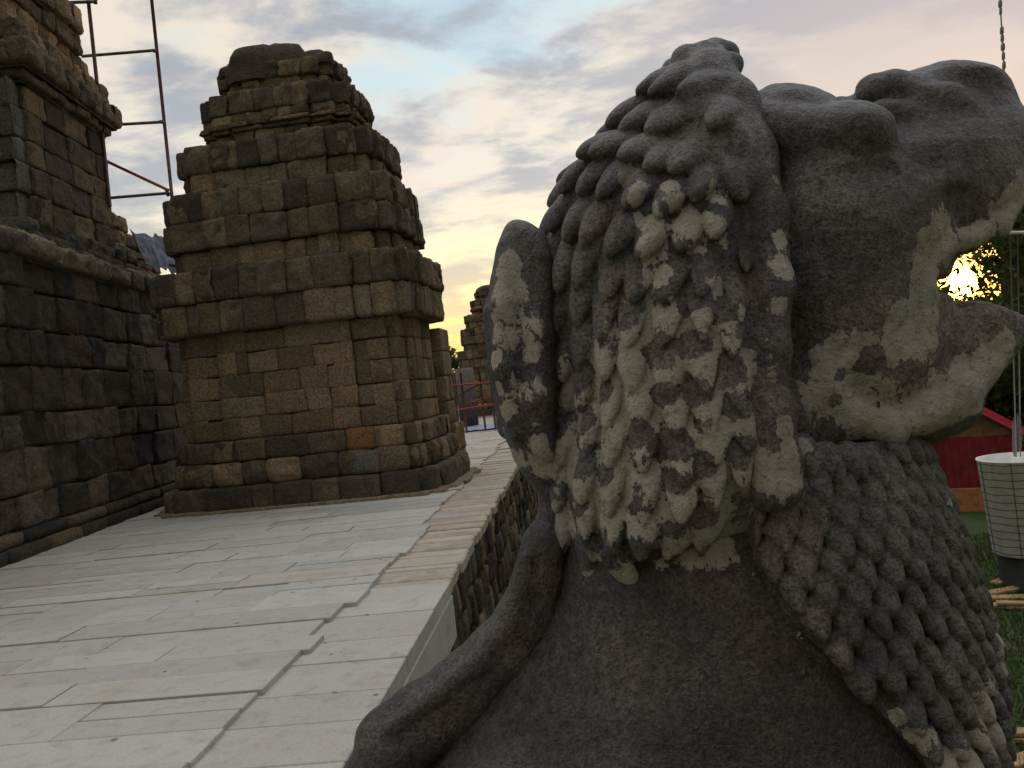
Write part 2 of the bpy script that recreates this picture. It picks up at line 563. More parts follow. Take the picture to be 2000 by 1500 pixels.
# bed of the terrace (dark mortar, seen only in the joints)
bed = MB()
p0 = TW((EDGE_A - 40) / 2 - 0.15, (FAR_B - 12) / 2)
bed.box((p0[0], p0[1], -1.31), (EDGE_A + 40 - 0.3, FAR_B + 12, 2.44), -TH, tint=(0.05, 0.1, 0.9))
tag(bed.build('terrace_bed', M['darkwall']), kind='structure')


def rounded_patch(w, h, nx, nz, rng, bev, amp, P0, ex, en, ez=(0, 0, 1), depth=0.35, gap=0.006, prot=0.0, round_k=0.5, seed=0, uneven=0.0):
    """a single dressed stone: pillowed face with its four sides. returns V, Q"""
    us = np.linspace(0, 1, nx)
    vs = np.linspace(0, 1, nz)
    U, W = np.meshgrid(us, vs, indexing='ij')
    sq = uneven
    x = gap / 2 + U * (w - gap)
    z = gap / 2 + W * (h - gap)
    if sq:
        z = z + (rng.uniform(-sq, sq) * (1 - U) + rng.uniform(-sq, sq) * U) * np.where(W > 0.5, (W - .5) * 2, 0)
        x = x + (rng.uniform(-sq, sq) * (1 - W) + rng.uniform(-sq, sq) * W) * np.where((U == 0) | (U == 1), 0.5, 0.5)
    eu = np.minimum(U, 1 - U) * w
    ev = np.minimum(W, 1 - W) * h
    fall = 0.45 * bev * (np.clip(1 - eu / (bev * 1.6 + 1e-6), 0, 1) ** 2 + np.clip(1 - ev / (bev * 1.6 + 1e-6), 0, 1) ** 2) * 0.8
    # a belly to the stone
    belly = 0.2 * round_k * bev * (1 - (2 * U - 1) ** 2) * (1 - (2 * W - 1) ** 2)
    cmask = np.clip(1 - eu / (bev * 1.2 + 1e-6), 0, 1) * np.clip(1 - ev / (bev * 1.2 + 1e-6), 0, 1)
    x = x + np.where(U < 0.5, 1, -1) * cmask * bev * 0.2
    z = z + np.where(W < 0.5, 1, -1) * cmask * bev * 0.2
    P0 = np.asarray(P0, float)
    ex = np.asarray(ex, float)
    en = np.asarray(en, float)
    ez = np.asarray(ez, float)
    base = P0 + x[..., None] * ex + z[..., None] * ez
    flat = base.reshape(-1, 3)
    nz_ = (fbm(flat, 4.5, 3, seed) + 0.35 * fbm(flat, 16.0, 2, 77)).reshape(U.shape) * amp * 1.5
    off = prot + belly - fall + nz_
    V = base + off[..., None] * en
    V1 = V.reshape(-1, 3)
    idx = np.arange(nx * nz).reshape(nx, nz)
    Q = np.stack([idx[:-1, :-1], idx[1:, :-1], idx[1:, 1:], idx[:-1, 1:]], -1).reshape(-1, 4)
    ring = np.concatenate([idx[:, 0], idx[-1, 1:], idx[-2::-1, -1], idx[0, -2:0:-1]])
    n0 = len(V1)
    back = V1[ring] - en * depth
    # pull the back ring level
    V1 = np.concatenate([V1, back])
    m_ = len(ring)
    a = ring
    b = np.roll(ring, -1)
    c = n0 + (np.arange(m_) + 1) % m_
    d = n0 + np.arange(m_)
    Q2 = np.stack([b, a, d, c], -1)
    return V1, np.concatenate([Q, Q2])


class Masonry:
    def __init__(self):
        self.V, self.Q, self.T, self.n = [], [], [], 0

    def add(self, V, Q, tint):
        self.V.append(V)
        self.Q.append(Q + self.n)
        self.T.append(np.tile(np.asarray(tint, np.float32), (len(V), 1)))
        self.n += len(V)

    def core(self, poly, z0, z1, tint=(0.1, 0.3, 0.9)):
        """prism closing the inside"""
        k = len(poly)
        P = [(x, y, z0) for x, y in poly] + [(x, y, z1) for x, y in poly]
        b = self.n
        V = np.array(P, float)
        Q = [(i, (i + 1) % k, k + (i + 1) % k, k + i) for i in range(k)]
        self.V.append(V)
        self.T.append(np.tile(np.array(tint, np.float32), (len(V), 1)))
        Q = [[b + i for i in q] for q in Q]
        # fan caps as quads around a centre point
        cz = np.array([np.mean([p[0] for p in poly]), np.mean([p[1] for p in poly]), z1])
        self.V.append(np.array([cz]))
        self.T.append(np.array([tint], np.float32))
        ci = b + 2 * k
        tri = []
        for i in range(k):
            tri.append([b + k + i, b + k + (i + 1) % k, ci, ci])
        self.Q.append(np.array(Q))
        self.tris = getattr(self, 'tris', [])
        self.tris += [t[:3] for t in tri]
        self.n += 2 * k + 1

    def course(self, poly, z0, z1, bw, rng, bev=0.03, amp=0.012, jit=0.02, gap=0.008, tone=(0.5, 0.5, 0.5), spread=(0.35, 0.5, 0.5), depth=0.32, round_k=0.5, uneven=0.0, res=0.06, skip=None, lean=0.0):
        k = len(poly)
        for i in range(k):
            p = np.array(poly[i], float)
            q = np.array(poly[(i + 1) % k], float)
            L = float(np.linalg.norm(q - p))
            if L < 0.02:
                continue
            d = (q - p) / L
            nrm = np.array([d[1], -d[0]])
            if skip and skip(0.5 * (p + q), nrm):
                continue
            n = max(1, int(round(L / bw)))
            ws = rng.uniform(0.6, 1.4, n)
            ws = ws / ws.sum() * L
            x = 0.0
            for w in ws:
                P0 = np.array([*(p + d * x), z0])
                pr = rng.uniform(-jit, jit)
                nx = int(np.clip(round(w / res) + 3, 5, 13))
                nz = int(np.clip(round((z1 - z0) / res) + 3, 5, 11))
                en = np.array([nrm[0], nrm[1], lean])
                V, Q = rounded_patch(w, z1 - z0, nx, nz, rng, bev, amp, P0, (d[0], d[1], 0), en, depth=min(depth, 0.32), gap=gap * rng.uniform(0.4, 1.8), prot=pr, round_k=round_k, seed=int(rng.integers(1, 1000)), uneven=uneven)
                t = [tone[c] + spread[c] * rng.uniform(-1, 1) for c in range(3)]
                self.add(V, Q, np.clip(t, 0, 1))
                x += w

    def build(self, name, m, parent=None, **kw):
        V = np.concatenate(self.V)
        Q = np.concatenate(self.Q)
        T_ = np.concatenate(self.T)
        me = bpy.data.meshes.new(name)
        tris = np.array(getattr(self, 'tris', []), np.int32).reshape(-1, 3)
        nq, nt = len(Q), len(tris)
        me.vertices.add(len(V))
        me.vertices.foreach_set('co', V.astype(np.float32).ravel())
        me.loops.add(nq * 4 + nt * 3)
        me.loops.foreach_set('vertex_index', np.concatenate([Q.ravel(), tris.ravel()]).astype(np.int32))
        me.polygons.add(nq + nt)
        me.polygons.foreach_set('loop_start', np.concatenate([np.arange(nq) * 4, nq * 4 + np.arange(nt) * 3]).astype(np.int32))
        me.polygons.foreach_set('loop_total', np.concatenate([np.full(nq, 4), np.full(nt, 3)]).astype(np.int32))
        me.polygons.foreach_set('use_smooth', np.concatenate([np.ones(nq, bool), np.zeros(nt, bool)]))
        me.update(calc_edges=True)
        me.validate()
        a = me.attributes.new('tint', 'FLOAT_COLOR', 'POINT')
        c = np.ones((len(V), 4), np.float32)
        c[:, :3] = T_
        if len(me.vertices) == len(V):
            a.data.foreach_set('color', c.ravel())
        me.materials.append(m)
        o = bpy.data.objects.new(name, me)
        for k_, v_ in kw.items():
            setattr(o, k_, v_)
        return link(o, parent)


# ------------------------------------------------------------------ paving
def paving():
    rng = np.random.default_rng(21)
    mb = MB()

    def slab(a0, a1, b0, b1, top, tint, bev=0.006, th=0.12, skew=0.0):
        x, y = TW((a0 + a1) / 2, (b0 + b1) / 2)
        tx, ty = rng.normal(0, 0.0008), rng.normal(0, 0.001)
        Mx = Matrix.Rotation(-TH + skew, 4, 'Z') @ Matrix.Rotation(tx, 4, 'X') @ Matrix.Rotation(ty, 4, 'Y')
        mb.box((x, y, top - th / 2), (a1 - a0, b1 - b0, th), tint=tint, bev=bev, M=Mx)

    # rows right of the long zigzag joint: whole stones running to the edge
    b = -11.0
    ends = []
    while b < 38.0:
        old = b > 7.05
        d = rng.uniform(0.42, 0.62) if not old else rng.uniform(0.16, 0.42)
        if b < 7.05 < b + d:
            d = 7.05 - b + 0.001
        far = np.clip((b - 8) / 10, 0, 1)
        t = (rng.uniform(0.3, 0.75), rng.uniform(0.0, 0.3) if not old else rng.uniform(0.4, 1.0), 0.0 if not old else rng.uniform(0.1, 0.65))
        gapb = 0.011 if not old else rng.uniform(0.01, 0.028)
        top = -0.035 + rng.normal(0, 0.002) if not old else -0.035 + rng.normal(0, 0.009)
        ed = EDGE_A + (0.0 if not old else rng.uniform(-0.03, 0.015))
        slab(-2.3, ed, b, b + d - gapb, top, t, bev=0.005 if not old else 0.016, skew=0 if not old else rng.normal(0, 0.008))
        b += d
    # the upper layer to the left: long stones in rows, right ends stepping in and out
    b = -11.0
    endj = -1.93
    while b < 38.0:
        d = rng.uniform(0.30, 0.52) if b > 4 else rng.uniform(0.38, 0.62)
        if rng.random() < 0.6:
            endj += rng.uniform(-0.16, 0.17)
        tgt = -1.93 if b < 8 else -1.93 - 0.02 * (b - 8) * 0
        endj += (tgt - endj) * 0.35
        a1 = endj + (0.15 if 8 < b < 10 else 0)
        a = a1
        n = 0
        rowlift = rng.normal(0, 0.0035)
        while a > -13.0:
            L = rng.uniform(0.5, 1.7)
            if a < -9.5: L = 3.0
            split = rng.random() < 0.34
            gp = rng.choice([0.005, 0.008, 0.012, 0.022], p=[0.3, 0.3, 0.25, 0.15])
            gl = rng.choice([0.004, 0.009, 0.02], p=[0.45, 0.35, 0.2])
            t = (rng.uniform(0.2, 0.85), rng.uniform(0.0, 0.25) if rng.random() > 0.06 else 0.5, 0.0)
            top = rowlift + rng.normal(0, 0.003)
            if b > 14:
                t = (t[0], min(1, t[1] + 0.4), rng.uniform(0, 0.4))
            if split and d > 0.42:
                k = d * rng.uniform(0.4, 0.6)
                slab(a - L, a - gl, b, b + k - gp, top, t, 0.004)
                slab(a - L, a - gl, b + k, b + d - gp, top + rng.normal(0, 0.003), (rng.uniform(0.2, 0.85), t[1], t[2]), 0.004)
            else:
                slab(a - L, a - gl, b, b + d - gp, top, t, 0.004)
            a -= L
        b += d
    o = mb.build('paving', M['pave'])
    tag(o, kind='structure')


paving()


# far end of the terrace: rougher ground with older flags
def far_paving():
    mb = MB()
    rng = np.random.default_rng(3)
    for i in range(16):
        b = 38 + i * 0.75
        for j in range(10):
            x, y = TW(EDGE_A - 0.6 - j * 1.3 + rng.uniform(-.1, .1), b)
            mb.box((x, y, -0.09 + rng.normal(0, 0.01)), (1.25, 0.7, 0.12), -TH, tint=(rng.uniform(.2, .8), .6, rng.uniform(.1, .5)), bev=0.01)
    tag(mb.build('far_paving', M['pave']), kind='structure')


far_paving()


# ------------------------------------------------------------------ retaining wall below the edge
def retaining():
    rng = np.random.default_rng(5)
    root = empty('retaining_wall', (*TW(EDGE_A, 0), 0), -TH, 'tall retaining wall dropping from the terrace edge behind the lion', 'wall')
    old, new = Masonry(), MB()
    # local frame: +x out of the wall, y along it

    def strip(z0, z1, y0, y1, bw, jit, bev, amp, mset, tone, spread):
        y = y0
        while y < y1:
            w = min(rng.uniform(0.5, 1.5) * bw, y1 - y)
            if w < 0.05: break
            V, Q = rounded_patch(w, z1 - z0, 6, 5, rng, bev, amp, (-0.03, y, z0), (0, 1, 0), (1, 0, 0), depth=0.3, gap=0.014, prot=rng.uniform(-jit, jit), seed=int(rng.integers(1, 999)))
            t = [np.clip(tone[c] + spread[c] * rng.uniform(-1, 1), 0, 1) for c in range(3)]
            mset.add(V, Q, t)
            y += w
    z = -0.155
    hs = [0.36, 0.34, 0.4, 0.36, 0.4, 0.45]
    for k, h in enumerate(hs):
        y0 = 7.05 if k == 0 else -11
        strip(z - h, z, y0, 60, 0.24 if k < 3 else 0.34, 0.045, 0.03, 0.015, old, (0.45, 0.5, 0.45), (0.45, 0.5, 0.5))
        z -= h
    # stones directly under the old coping
    old.build('old_stones', M['retain'], root)
    # new grey stones under the coping near the camera
    y = -11.0
    while y < 7.04:
        w = min(rng.uniform(0.3, 0.62), 7.045 - y)
        new.box((-0.14, y + w / 2, -0.336), (0.30, w - 0.004, 0.358), tint=(rng.uniform(0.15, 0.5), 0.02 if rng.random() > 0.15 else 0.55, 0.0), bev=0.003)
        y += w
    new.build('new_stones', M['pave'], root)


retaining()


# ------------------------------------------------------------------ temple towers
def plan(h, step=0.12, porch=0.55, notch=0.14):
    """square plan of half width h with a projecting middle and stepped corners"""
    p = h * porch
    a = h - step
    b = a - notch
    q = [(-p, -h), (p, -h), (p, -a), (b + notch * 0.0 + (a - b) * 0.35, -a), (b + (a - b) * 0.35, -b), (b, -b)]
    # build one quadrant properly: from south face to east face
    quad = [(p, -h), (p, -a), (b, -a), (b, -b), (a, -b), (a, -p), (h, -p)]
    pts = []
    for k in range(4):
        c, s = [(1, 0), (0, 1), (-1, 0), (0, -1)][k]
        for (x, y) in quad:
            pts.append((c * x - s * y, s * x + c * y))
    return pts


def shrink(poly, d):
    # poly is symmetric round the origin: scale it in
    m_ = max(abs(x) for x, y in poly)
    k = (m_ - d) / m_
    return [(x * k, y * k) for x, y in poly]


def make_tower(name, loc, rotz, label, cat, group, seed=4):
    rng = np.random.default_rng(seed)
    root = empty(name, loc, rotz, label, cat, group)
    # name, z0, z1, half, bw, bev, amp, jit, tone, spread
    P = Masonry()
    TC = dict(tone=(0.35, 0.35, 0.85), spread=(0.35, 0.4, 0.15))
    TM = dict(tone=(0.45, 0.5, 0.5), spread=(0.4, 0.5, 0.45))
    TW_ = dict(tone=(0.5, 0.6, 0.28), spread=(0.25, 0.4, 0.28))
    P.course(plan(2.50, 0.12, 0.6, 0.26), -0.02, 0.40, 0.62, rng, 0.05, 0.02, 0.015, uneven=0.01, **TC)
    P.course(plan(2.31, 0.11, 0.6, 0.24), 0.40, 0.80, 0.6, rng, 0.09, 0.03, 0.02, uneven=0.015, **TM)
    P.course(plan(2.22, 0.11, 0.6, 0.22), 0.80, 1.15, 0.5, rng, 0.045, 0.02, 0.03, uneven=0.012, **TM)
    P.course(plan(2.66, 0.12, 0.62, 0.28), -0.02, 0.05, 0.8, rng, 0.012, 0.015, 0.05, tone=(0.95, 0.2, 0.0), spread=(0.1, 0.3, 0.1))
    P.core(shrink(plan(2.66, 0.12, 0.62, 0.28), 0.1), -0.06, 0.035, (0.8, 0.2, 0.1))
    P.core(shrink(plan(2.50, 0.12, 0.6, 0.26), 0.12), -0.05, 0.37)
    P.core(shrink(plan(2.31, 0.11, 0.6, 0.24), 0.14), 0.3, 0.75)
    P.core(shrink(plan(2.22, 0.11, 0.6, 0.22), 0.1), 0.7, 1.1)
    P.build('plinth', M['old'], root)
    W = Masonry()
    z = 1.15
    for k, h in enumerate([0.36, 0.34, 0.38, 0.36, 0.36]):
        W.course(plan(2.05 - 0.006 * k, 0.09, 0.58, 0.17), z, z + h, 0.56, rng, 0.016, 0.009, 0.016, gap=0.009, uneven=0.03, round_k=0.1, **TW_)
        z += h
    W.core(shrink(plan(2.0, 0.09, 0.58, 0.17), 0.05), 1.1, z)
    W.build('wall', M['wall'], root)
    C = Masonry()
    C.course(plan(2.31, 0.10, 0.58, 0.18), z, z + 0.52, 0.46, rng, 0.045, 0.02, 0.022, uneven=0.02, lean=0.05, **TM)
    z += 0.52
    C.course(plan(2.35, 0.10, 0.58, 0.18), z, z + 0.54, 0.46, rng, 0.05, 0.025, 0.03, uneven=0.025, **TC)
    C.core(shrink(plan(2.26, 0.10, 0.58, 0.18), 0.08), z - 0.5, z + 0.5)
    z += 0.54
    C.build('cornice', M['old'], root)
    U = Masonry()
    rows = [(1.99, 0.33, 0.42, 0.03, 0.02, TM), (2.10, 0.43, 0.45, 0.05, 0.03, TC), (2.08, 0.45, 0.42, 0.07, 0.035, TC),
            (1.76, 0.32, 0.36, 0.03, 0.02, TM), (1.82, 0.44, 0.42, 0.05, 0.03, TC)]
    for (h, hh, bw, bev, jit, tn) in rows:
        hh *= 1.10
        U.course(plan(h, 0.10, 0.56, 0.2), z, z + hh, bw, rng, bev, 0.025, jit, uneven=0.03, **tn)
        U.core(shrink(plan(h, 0.10, 0.56, 0.2), 0.09), z + 0.02, z + hh - 0.03)
        z += hh
    U.build('upper_tiers', M['old'], root)
    K = Masonry()
    rows = [(1.34, 0.20, 0.34, 0.03, 0.02, TM), (1.40, 0.07, 0.4, 0.015, 0.01, TM), (1.45, 0.07, 0.4, 0.015, 0.01, TM), (1.40, 0.14, 0.3, 0.03, 0.03, TM), (1.42, 0.34, 0.36, 0.05, 0.04, TC), (1.08, 0.20, 0.4, 0.03, 0.03, TM), (1.14, 0.26, 0.35, 0.05, 0.04, TC)]
    for (h, hh, bw, bev, jit, tn) in rows:
        hh *= 1.10
        K.course(plan(h, 0.09, 0.5, 0.22), z, z + hh, bw, rng, bev, 0.03, jit, uneven=0.03, **tn)
        K.core(shrink(plan(h, 0.09, 0.5, 0.22), 0.09), z + 0.02, z + hh - 0.03)
        z += hh
    # broken finial: a few big worn boulders
    for (x, y, r, rz, t) in [(-0.35, -0.75, 0.48, 0.42, .25), (-0.55, -0.2, 0.5, 0.42, .2), (0.1, -0.55, 0.5, 0.42, .3), (0.62, -0.5, 0.40, 0.24, .2), (0.0, 0.2, 0.62, 0.4, .3), (0.7, 0.2, 0.36, 0.24, .3), (-0.1, 0.7, 0.5, 0.25, .2), (0.9, -0.75, 0.2, 0.12, .2), (-0.85, -0.75, 0.2, 0.14, .2)]:
        nu, nv = 18, 10
        uu, vv = np.meshgrid(np.linspace(0, 2 * math.pi, nu, endpoint=False), np.linspace(0.02, math.pi / 2 + 0.5, nv), indexing='ij')
        sx = np.sign(np.cos(uu)) * np.abs(np.cos(uu)) ** 0.7
        sy = np.sign(np.sin(uu)) * np.abs(np.sin(uu)) ** 0.7
        sv = np.sin(vv) ** 0.7
        V = np.stack([x + r * sx * sv, y + r * sy * sv, z - 0.02 + rz * np.sign(np.cos(vv)) * np.abs(np.cos(vv)) ** 0.8], -1).reshape(-1, 3)
        V += (fbm(V, 4, 3, 9) * 0.07)[:, None] * np.array([1, 1, 0.8])
        idx = np.arange(nu * nv).reshape(nu, nv)
        j = np.roll(idx, -1, 0)
        Q = np.stack([idx[:, :-1], idx[:, 1:], j[:, 1:], j[:, :-1]], -1).reshape(-1, 4)
        K.add(V, Q, (t, 0.3, 0.9))
    K.build('crown', M['old'], root)
    # low block behind, against the right side of the tower
    R = Masonry()
    bx = [(1.4, 2.0), (2.10, 2.0), (2.10, 3.2), (1.4, 3.2)]
    bb = [(1.4, 1.95), (2.22, 1.95), (2.22, 3.3), (1.4, 3.3)]
    for (pl, z0, z1) in ((bb, -0.02, 0.4), (bb, 0.4, 0.95), (bx, 0.95, 1.4), (bx, 1.4, 1.9), (bx, 1.9, 2.4), (bx, 2.4, 2.85)):
        R.course(pl, z0, z1, 0.5, rng, 0.03, 0.012, 0.015, **TW_)
    R.core([(1.5, 2.05), (2.02, 2.05), (2.02, 3.1), (1.5, 3.1)], 0, 2.8)
    R.build('rear_porch', M['wall'], root)
    # odd stones: replaced pale block and orange block in the plinth on the front
    S = Masonry()
    for (x, z0, w, h, yy, t, mt) in ((1.28, 0.41, 0.44, 0.37, -2.345, (0.9, 0.0, 0.0), 0),):
        V, Q = rounded_patch(w, h, 6, 6, rng, 0.04, 0.006, (x - w / 2, yy, z0), (1, 0, 0), (0, -1, 0), depth=0.2)
        S.add(V, Q, t)
    S.build('replaced_stone', M['greystone'], root)
    S = Masonry()
    V, Q = rounded_patch(0.46, 0.36, 6, 6, rng, 0.035, 0.006, (0.98, -2.25, 0.80), (1, 0, 0), (0, -1, 0), depth=0.2)
    S.add(V, Q, (0.75, 1.0, 0.0))
    S.build('orange_stone', M['orange_stone'], root)
    return root


M['greystone'] = stone_mat('grey_sandstone', (0.030, 0.030, 0.028), (0.14, 0.138, 0.12), (0.15, 0.125, 0.10), crust=0.42, lichen=0.2)
M['sidewall'] = stone_mat('brown_sandstone', (0.036, 0.032, 0.026), (0.14, 0.112, 0.08), (0.19, 0.135, 0.08), crust=0.56, lichen=0.3, gain=1.15, streak=0.9)
M['orange_stone'] = stone_mat('orange_sandstone', (0.06, 0.04, 0.03), (0.22, 0.12, 0.06), (0.27, 0.14, 0.065), crust=0.2, lichen=0.1)


def copy_tree(o, parent=None):
    c = o.copy()
    SC.collection.objects.link(c)
    if parent: c.parent = parent
    for ch in [x for x in SC.objects if x.parent == o]:
        copy_tree(ch, c)
    return c


th2 = math.radians(7.0)
tx, ty = -3.53, 15.04
t1 = make_tower('temple_tower', (tx, ty, 0.0), -th2, 'ruined stepped sandstone tower standing alone in the middle of the terrace', 'tower', 'small temple towers')
t1.scale = (0.985, 0.70, 1)
t2 = copy_tree(t1)
t2.location = (-0.45, 47.5, 0.0)
t2.rotation_euler = (0, 0, -TH)
t2.scale = (1, 1, 0.92)
t2['label'] = 'small dark tower far off, against the yellow sky beyond the red rails'


# ------------------------------------------------------------------ the big tower on the left
def left_tower():
    rng = np.random.default_rng(12)
    yaw = math.radians(2.4)
    root = empty('great_temple_tower', (-6.72, 10.5, 0.0), yaw, 'huge dark stone tower on a high wall filling the left edge of the terrace', 'tower')
    # local: +x towards the avenue, y away from the camera
    D = dict(tone=(0.45, 0.45, 0.45), spread=(0.4, 0.5, 0.45))
    DC = dict(tone=(0.4, 0.3, 0.8), spread=(0.35, 0.35, 0.2))

    def rect(x1, y0, y1, x0=-9.0):
        return [(x0, y0), (x1, y0), (x1, y1), (x0, y1)]
    vis = lambda c, n: n[0] < -0.5 or n[1] > 0.5
    B = Masonry()
    for (x1, z0, z1, bev) in ((0.22, -0.02, 0.17, 0.05), (0.13, 0.17, 0.34, 0.06)):
        B.course(rect(x1, -5, 9.0), z0, z1, 1.0, rng, bev, 0.012, 0.012, skip=vis, **D)
    B.core(rect(0.08, -4.9, 8.9), -0.05, 0.3)
    B.build('base_moulding', M['darkwall'], root)
    W = Masonry()
    z = 0.34
    hs = [0.46, 0.62, 0.5, 0.66, 0.52, 0.58, 0.46]
    for k, h in enumerate(hs):
        W.course(rect(0.0, -5, 9.0), z, z + h, 0.8, rng, 0.026, 0.02, 0.032, gap=0.014, uneven=0.04, round_k=0.15, skip=vis, **D)
        z += h
    W.core(rect(-0.08, -4.9, 8.9), 0.2, z - 0.02)
    W.build('plinth_wall', M['darkwall'], root)
    E = Masonry()
    for (x1, h, bev, tn) in ((0.10, 0.30, 0.07, DC), (-0.12, 0.16, 0.04, D)):
        E.course(rect(x1, -5, 9.0), z, z + h, 0.62, rng, bev, 0.03, 0.03, uneven=0.03, skip=vis, **tn)
        E.core(rect(x1 - 0.1, -4.9, 8.9), z - 0.05, z + h - 0.03)
        z += h
    E.build('plinth_coping', M['old'], root)
    ztop = z
    # body set back: nearer porch (grey) and side wall (brown)
    BD = Masonry()
    G = Masonry()
    zb = ztop
    # stepped foot of the body
    for (dx, h) in ((0.35, 0.22), (0.15, 0.3)):
        BD.course(rect(-0.75 + dx, 3.25 - dx, 6.4, -8), zb, zb + h, 0.6, rng, 0.06, 0.03, 0.03, uneven=0.02, **DC)
        G.course(rect(-0.80 + dx, 2.95 - dx, 3.2, -8), zb, zb + h, 0.7, rng, 0.08, 0.03, 0.03, uneven=0.02, **DC)
        BD.core(rect(-0.85 + dx, 3.35 - dx, 6.3, -8), zb - 0.1, zb + h - 0.03)
        G.core(rect(-0.90 + dx, 3.05 - dx, 3.2, -8), zb - 0.1, zb + h - 0.03)
        zb += h
    zc = zb
    for k, h in enumerate((0.46, 0.5, 0.42, 0.5, 0.48)):
        BD.course(rect(-0.75, 3.3, 6.3, -8), zc, zc + h, 0.72, rng, 0.025, 0.018, 0.03, gap=0.012, uneven=0.04, round_k=0.1, tone=(0.42, 0.6, 0.45), spread=(0.35, 0.4, 0.4))
        G.course(rect(-0.84 + 0.05 * (k % 2), 3.0, 3.28, -8), zc, zc + h, 0.62, rng, 0.05, 0.02, 0.04, uneven=0.02, tone=(0.75, 0.05, 0.3), spread=(0.25, 0.05, 0.3))
        zc += h
    BD.core(rect(-0.83, 3.4, 6.2, -8), zb - 0.1, zc)
    G.core(rect(-0.94, 3.08, 3.3, -8), zb - 0.1, zc)
    BD.build('side_wall', M['sidewall'], root)
    G.build('grey_porch', M['greystone'], root)
    CN = Masonry()
    z = zc
    for (x1, y0, y1, h, bev, tn) in ((-0.62, 3.1, 6.42, 0.20, 0.05, DC), (-0.45, 2.95, 6.6, 0.42, 0.08, DC), (-0.62, 3.0, 6.45, 0.36, 0.05, D),
                                    (-0.85, 3.2, 6.2, 0.45, 0.04, D), (-0.78, 3.1, 5.8, 0.35, 0.05, DC), (-0.66, 3.0, 5.7, 0.5, 0.08, DC), (-1.0, 3.3, 5.4, 0.5, 0.04, D), (-0.95, 3.2, 5.3, 0.6, 0.08, DC),
                                    (-1.4, 3.4, 4.9, 0.6, 0.05, D), (-1.5, 3.5, 4.8, 0.7, 0.08, DC)):
        CN.course(rect(x1, y0, y1, -8), z, z + h, 0.5, rng, bev, 0.03, 0.035, uneven=0.03, **tn)
        CN.core(rect(x1 - 0.1, y0 + 0.1, y1 - 0.1, -8), z - 0.05, z + h - 0.02)
        if z < zc + 0.9:
            CN.course(rect(x1 - 0.62, y0 - 1.45, y0 + 0.1, -8), z - 0.1, z + h - 0.1, 0.6, rng, bev, 0.03, 0.035, uneven=0.03, **tn)
            CN.core(rect(x1 - 0.72, y0 - 1.35, y0 + 0.1, -8), z - 0.15, z + h - 0.13)
        z += h
    CN.build('cornice_tiers', M['old'], root)
    # broken stub wall further along the plinth
    S = Masonry()
    zz = ztop
    for k, (y1, h) in enumerate(((8.9, 0.4), (8.8, 0.36), (8.3, 0.3), (7.2, 0.3))):
        S.course(rect(-0.8, 6.35, y1, -6), zz, zz + h, 0.45, rng, 0.05, 0.03, 0.03, uneven=0.03, tone=(0.5, 0.95, 0.5), spread=(0.3, 0.05, 0.4))
        S.core(rect(-0.9, 6.35, y1 - 0.1, -6), zz - .1, zz + h - 0.03)
        zz += h
    S.build('stub_wall', M['old'], root)
    return root, ztop


LT, ZTOP = left_tower()


# ------------------------------------------------------------------ small things
def at(px, py, y):
    u, v = ray(px, py)
    return Vector((u * y, y, EYE + v * y))


def coupler(name, p, m, parent):
    c = MB()
    c.box(p, (0.075, 0.085, 0.07), 0.3, bev=0.012)
    c.tube([(p[0] - .06, p[1] - .03, p[2] + 0.02), (p[0] + .06, p[1] - .03, p[2] + 0.02)], 0.012, 6)
    return c.build(name, m, parent)


def scaffold_left():
    Y = 18.5
    f = at(350, 522, Y)
    root = empty('scaffolding', (f.x, f.y, 0), 0, 'tall steel tube scaffolding rising beside the great tower on the left', 'scaffolding')
    org = Vector((f.x, f.y, 0))

    def tube(name, a, b, r, m):
        t = MB()
        t.tube([a - org, b - org], r * 1.12, 10)
        return t.build(name, m, root, smooth=True)
    tube('upright', Vector((f.x, f.y, ZTOP)), Vector((f.x + 0.02, f.y, 15.0)), 0.033, M['ruststeel'])
    Y2 = 16.6
    q = at(186, 130, Y2)
    tube('upright', Vector((q.x, q.y, 6.0)), Vector((q.x, q.y, 15.0)), 0.033, M['ruststeel'])
    Z = lambda px, py, y: at(px, py, y).z
    for (l, r_, name, m_, y1) in (((130, 5), (186, 3), 'ledger', 'steel', Y2), ((160, 110), (305, 98), 'ledger', 'steel', Y), ((150, 248), (320, 238), 'ledger', 'steel', Y), ((160, 391), (330, 377), 'ledger', 'steel', Y)):
        tube(name, at(*l, y1), at(*r_, y1 - 0.06), 0.03, M[m_])
    tube('brace', at(170, 297, Y - 0.4), at(330, 372, Y - 0.06), 0.03, M['rust'])
    tube('rail', at(250, 500, Y - 0.6), at(345, 520, Y - 0.5), 0.028, M['steel'])
    for (px, py) in ((302, 99), (317, 238), (326, 372), (328, 380)):
        coupler('coupler', at(px, py, Y - 0.03) - org, M['ruststeel'], root)
    coupler('coupler', at(186, 4, Y2 - 0.03) - org, M['ruststeel'], root)


scaffold_left()


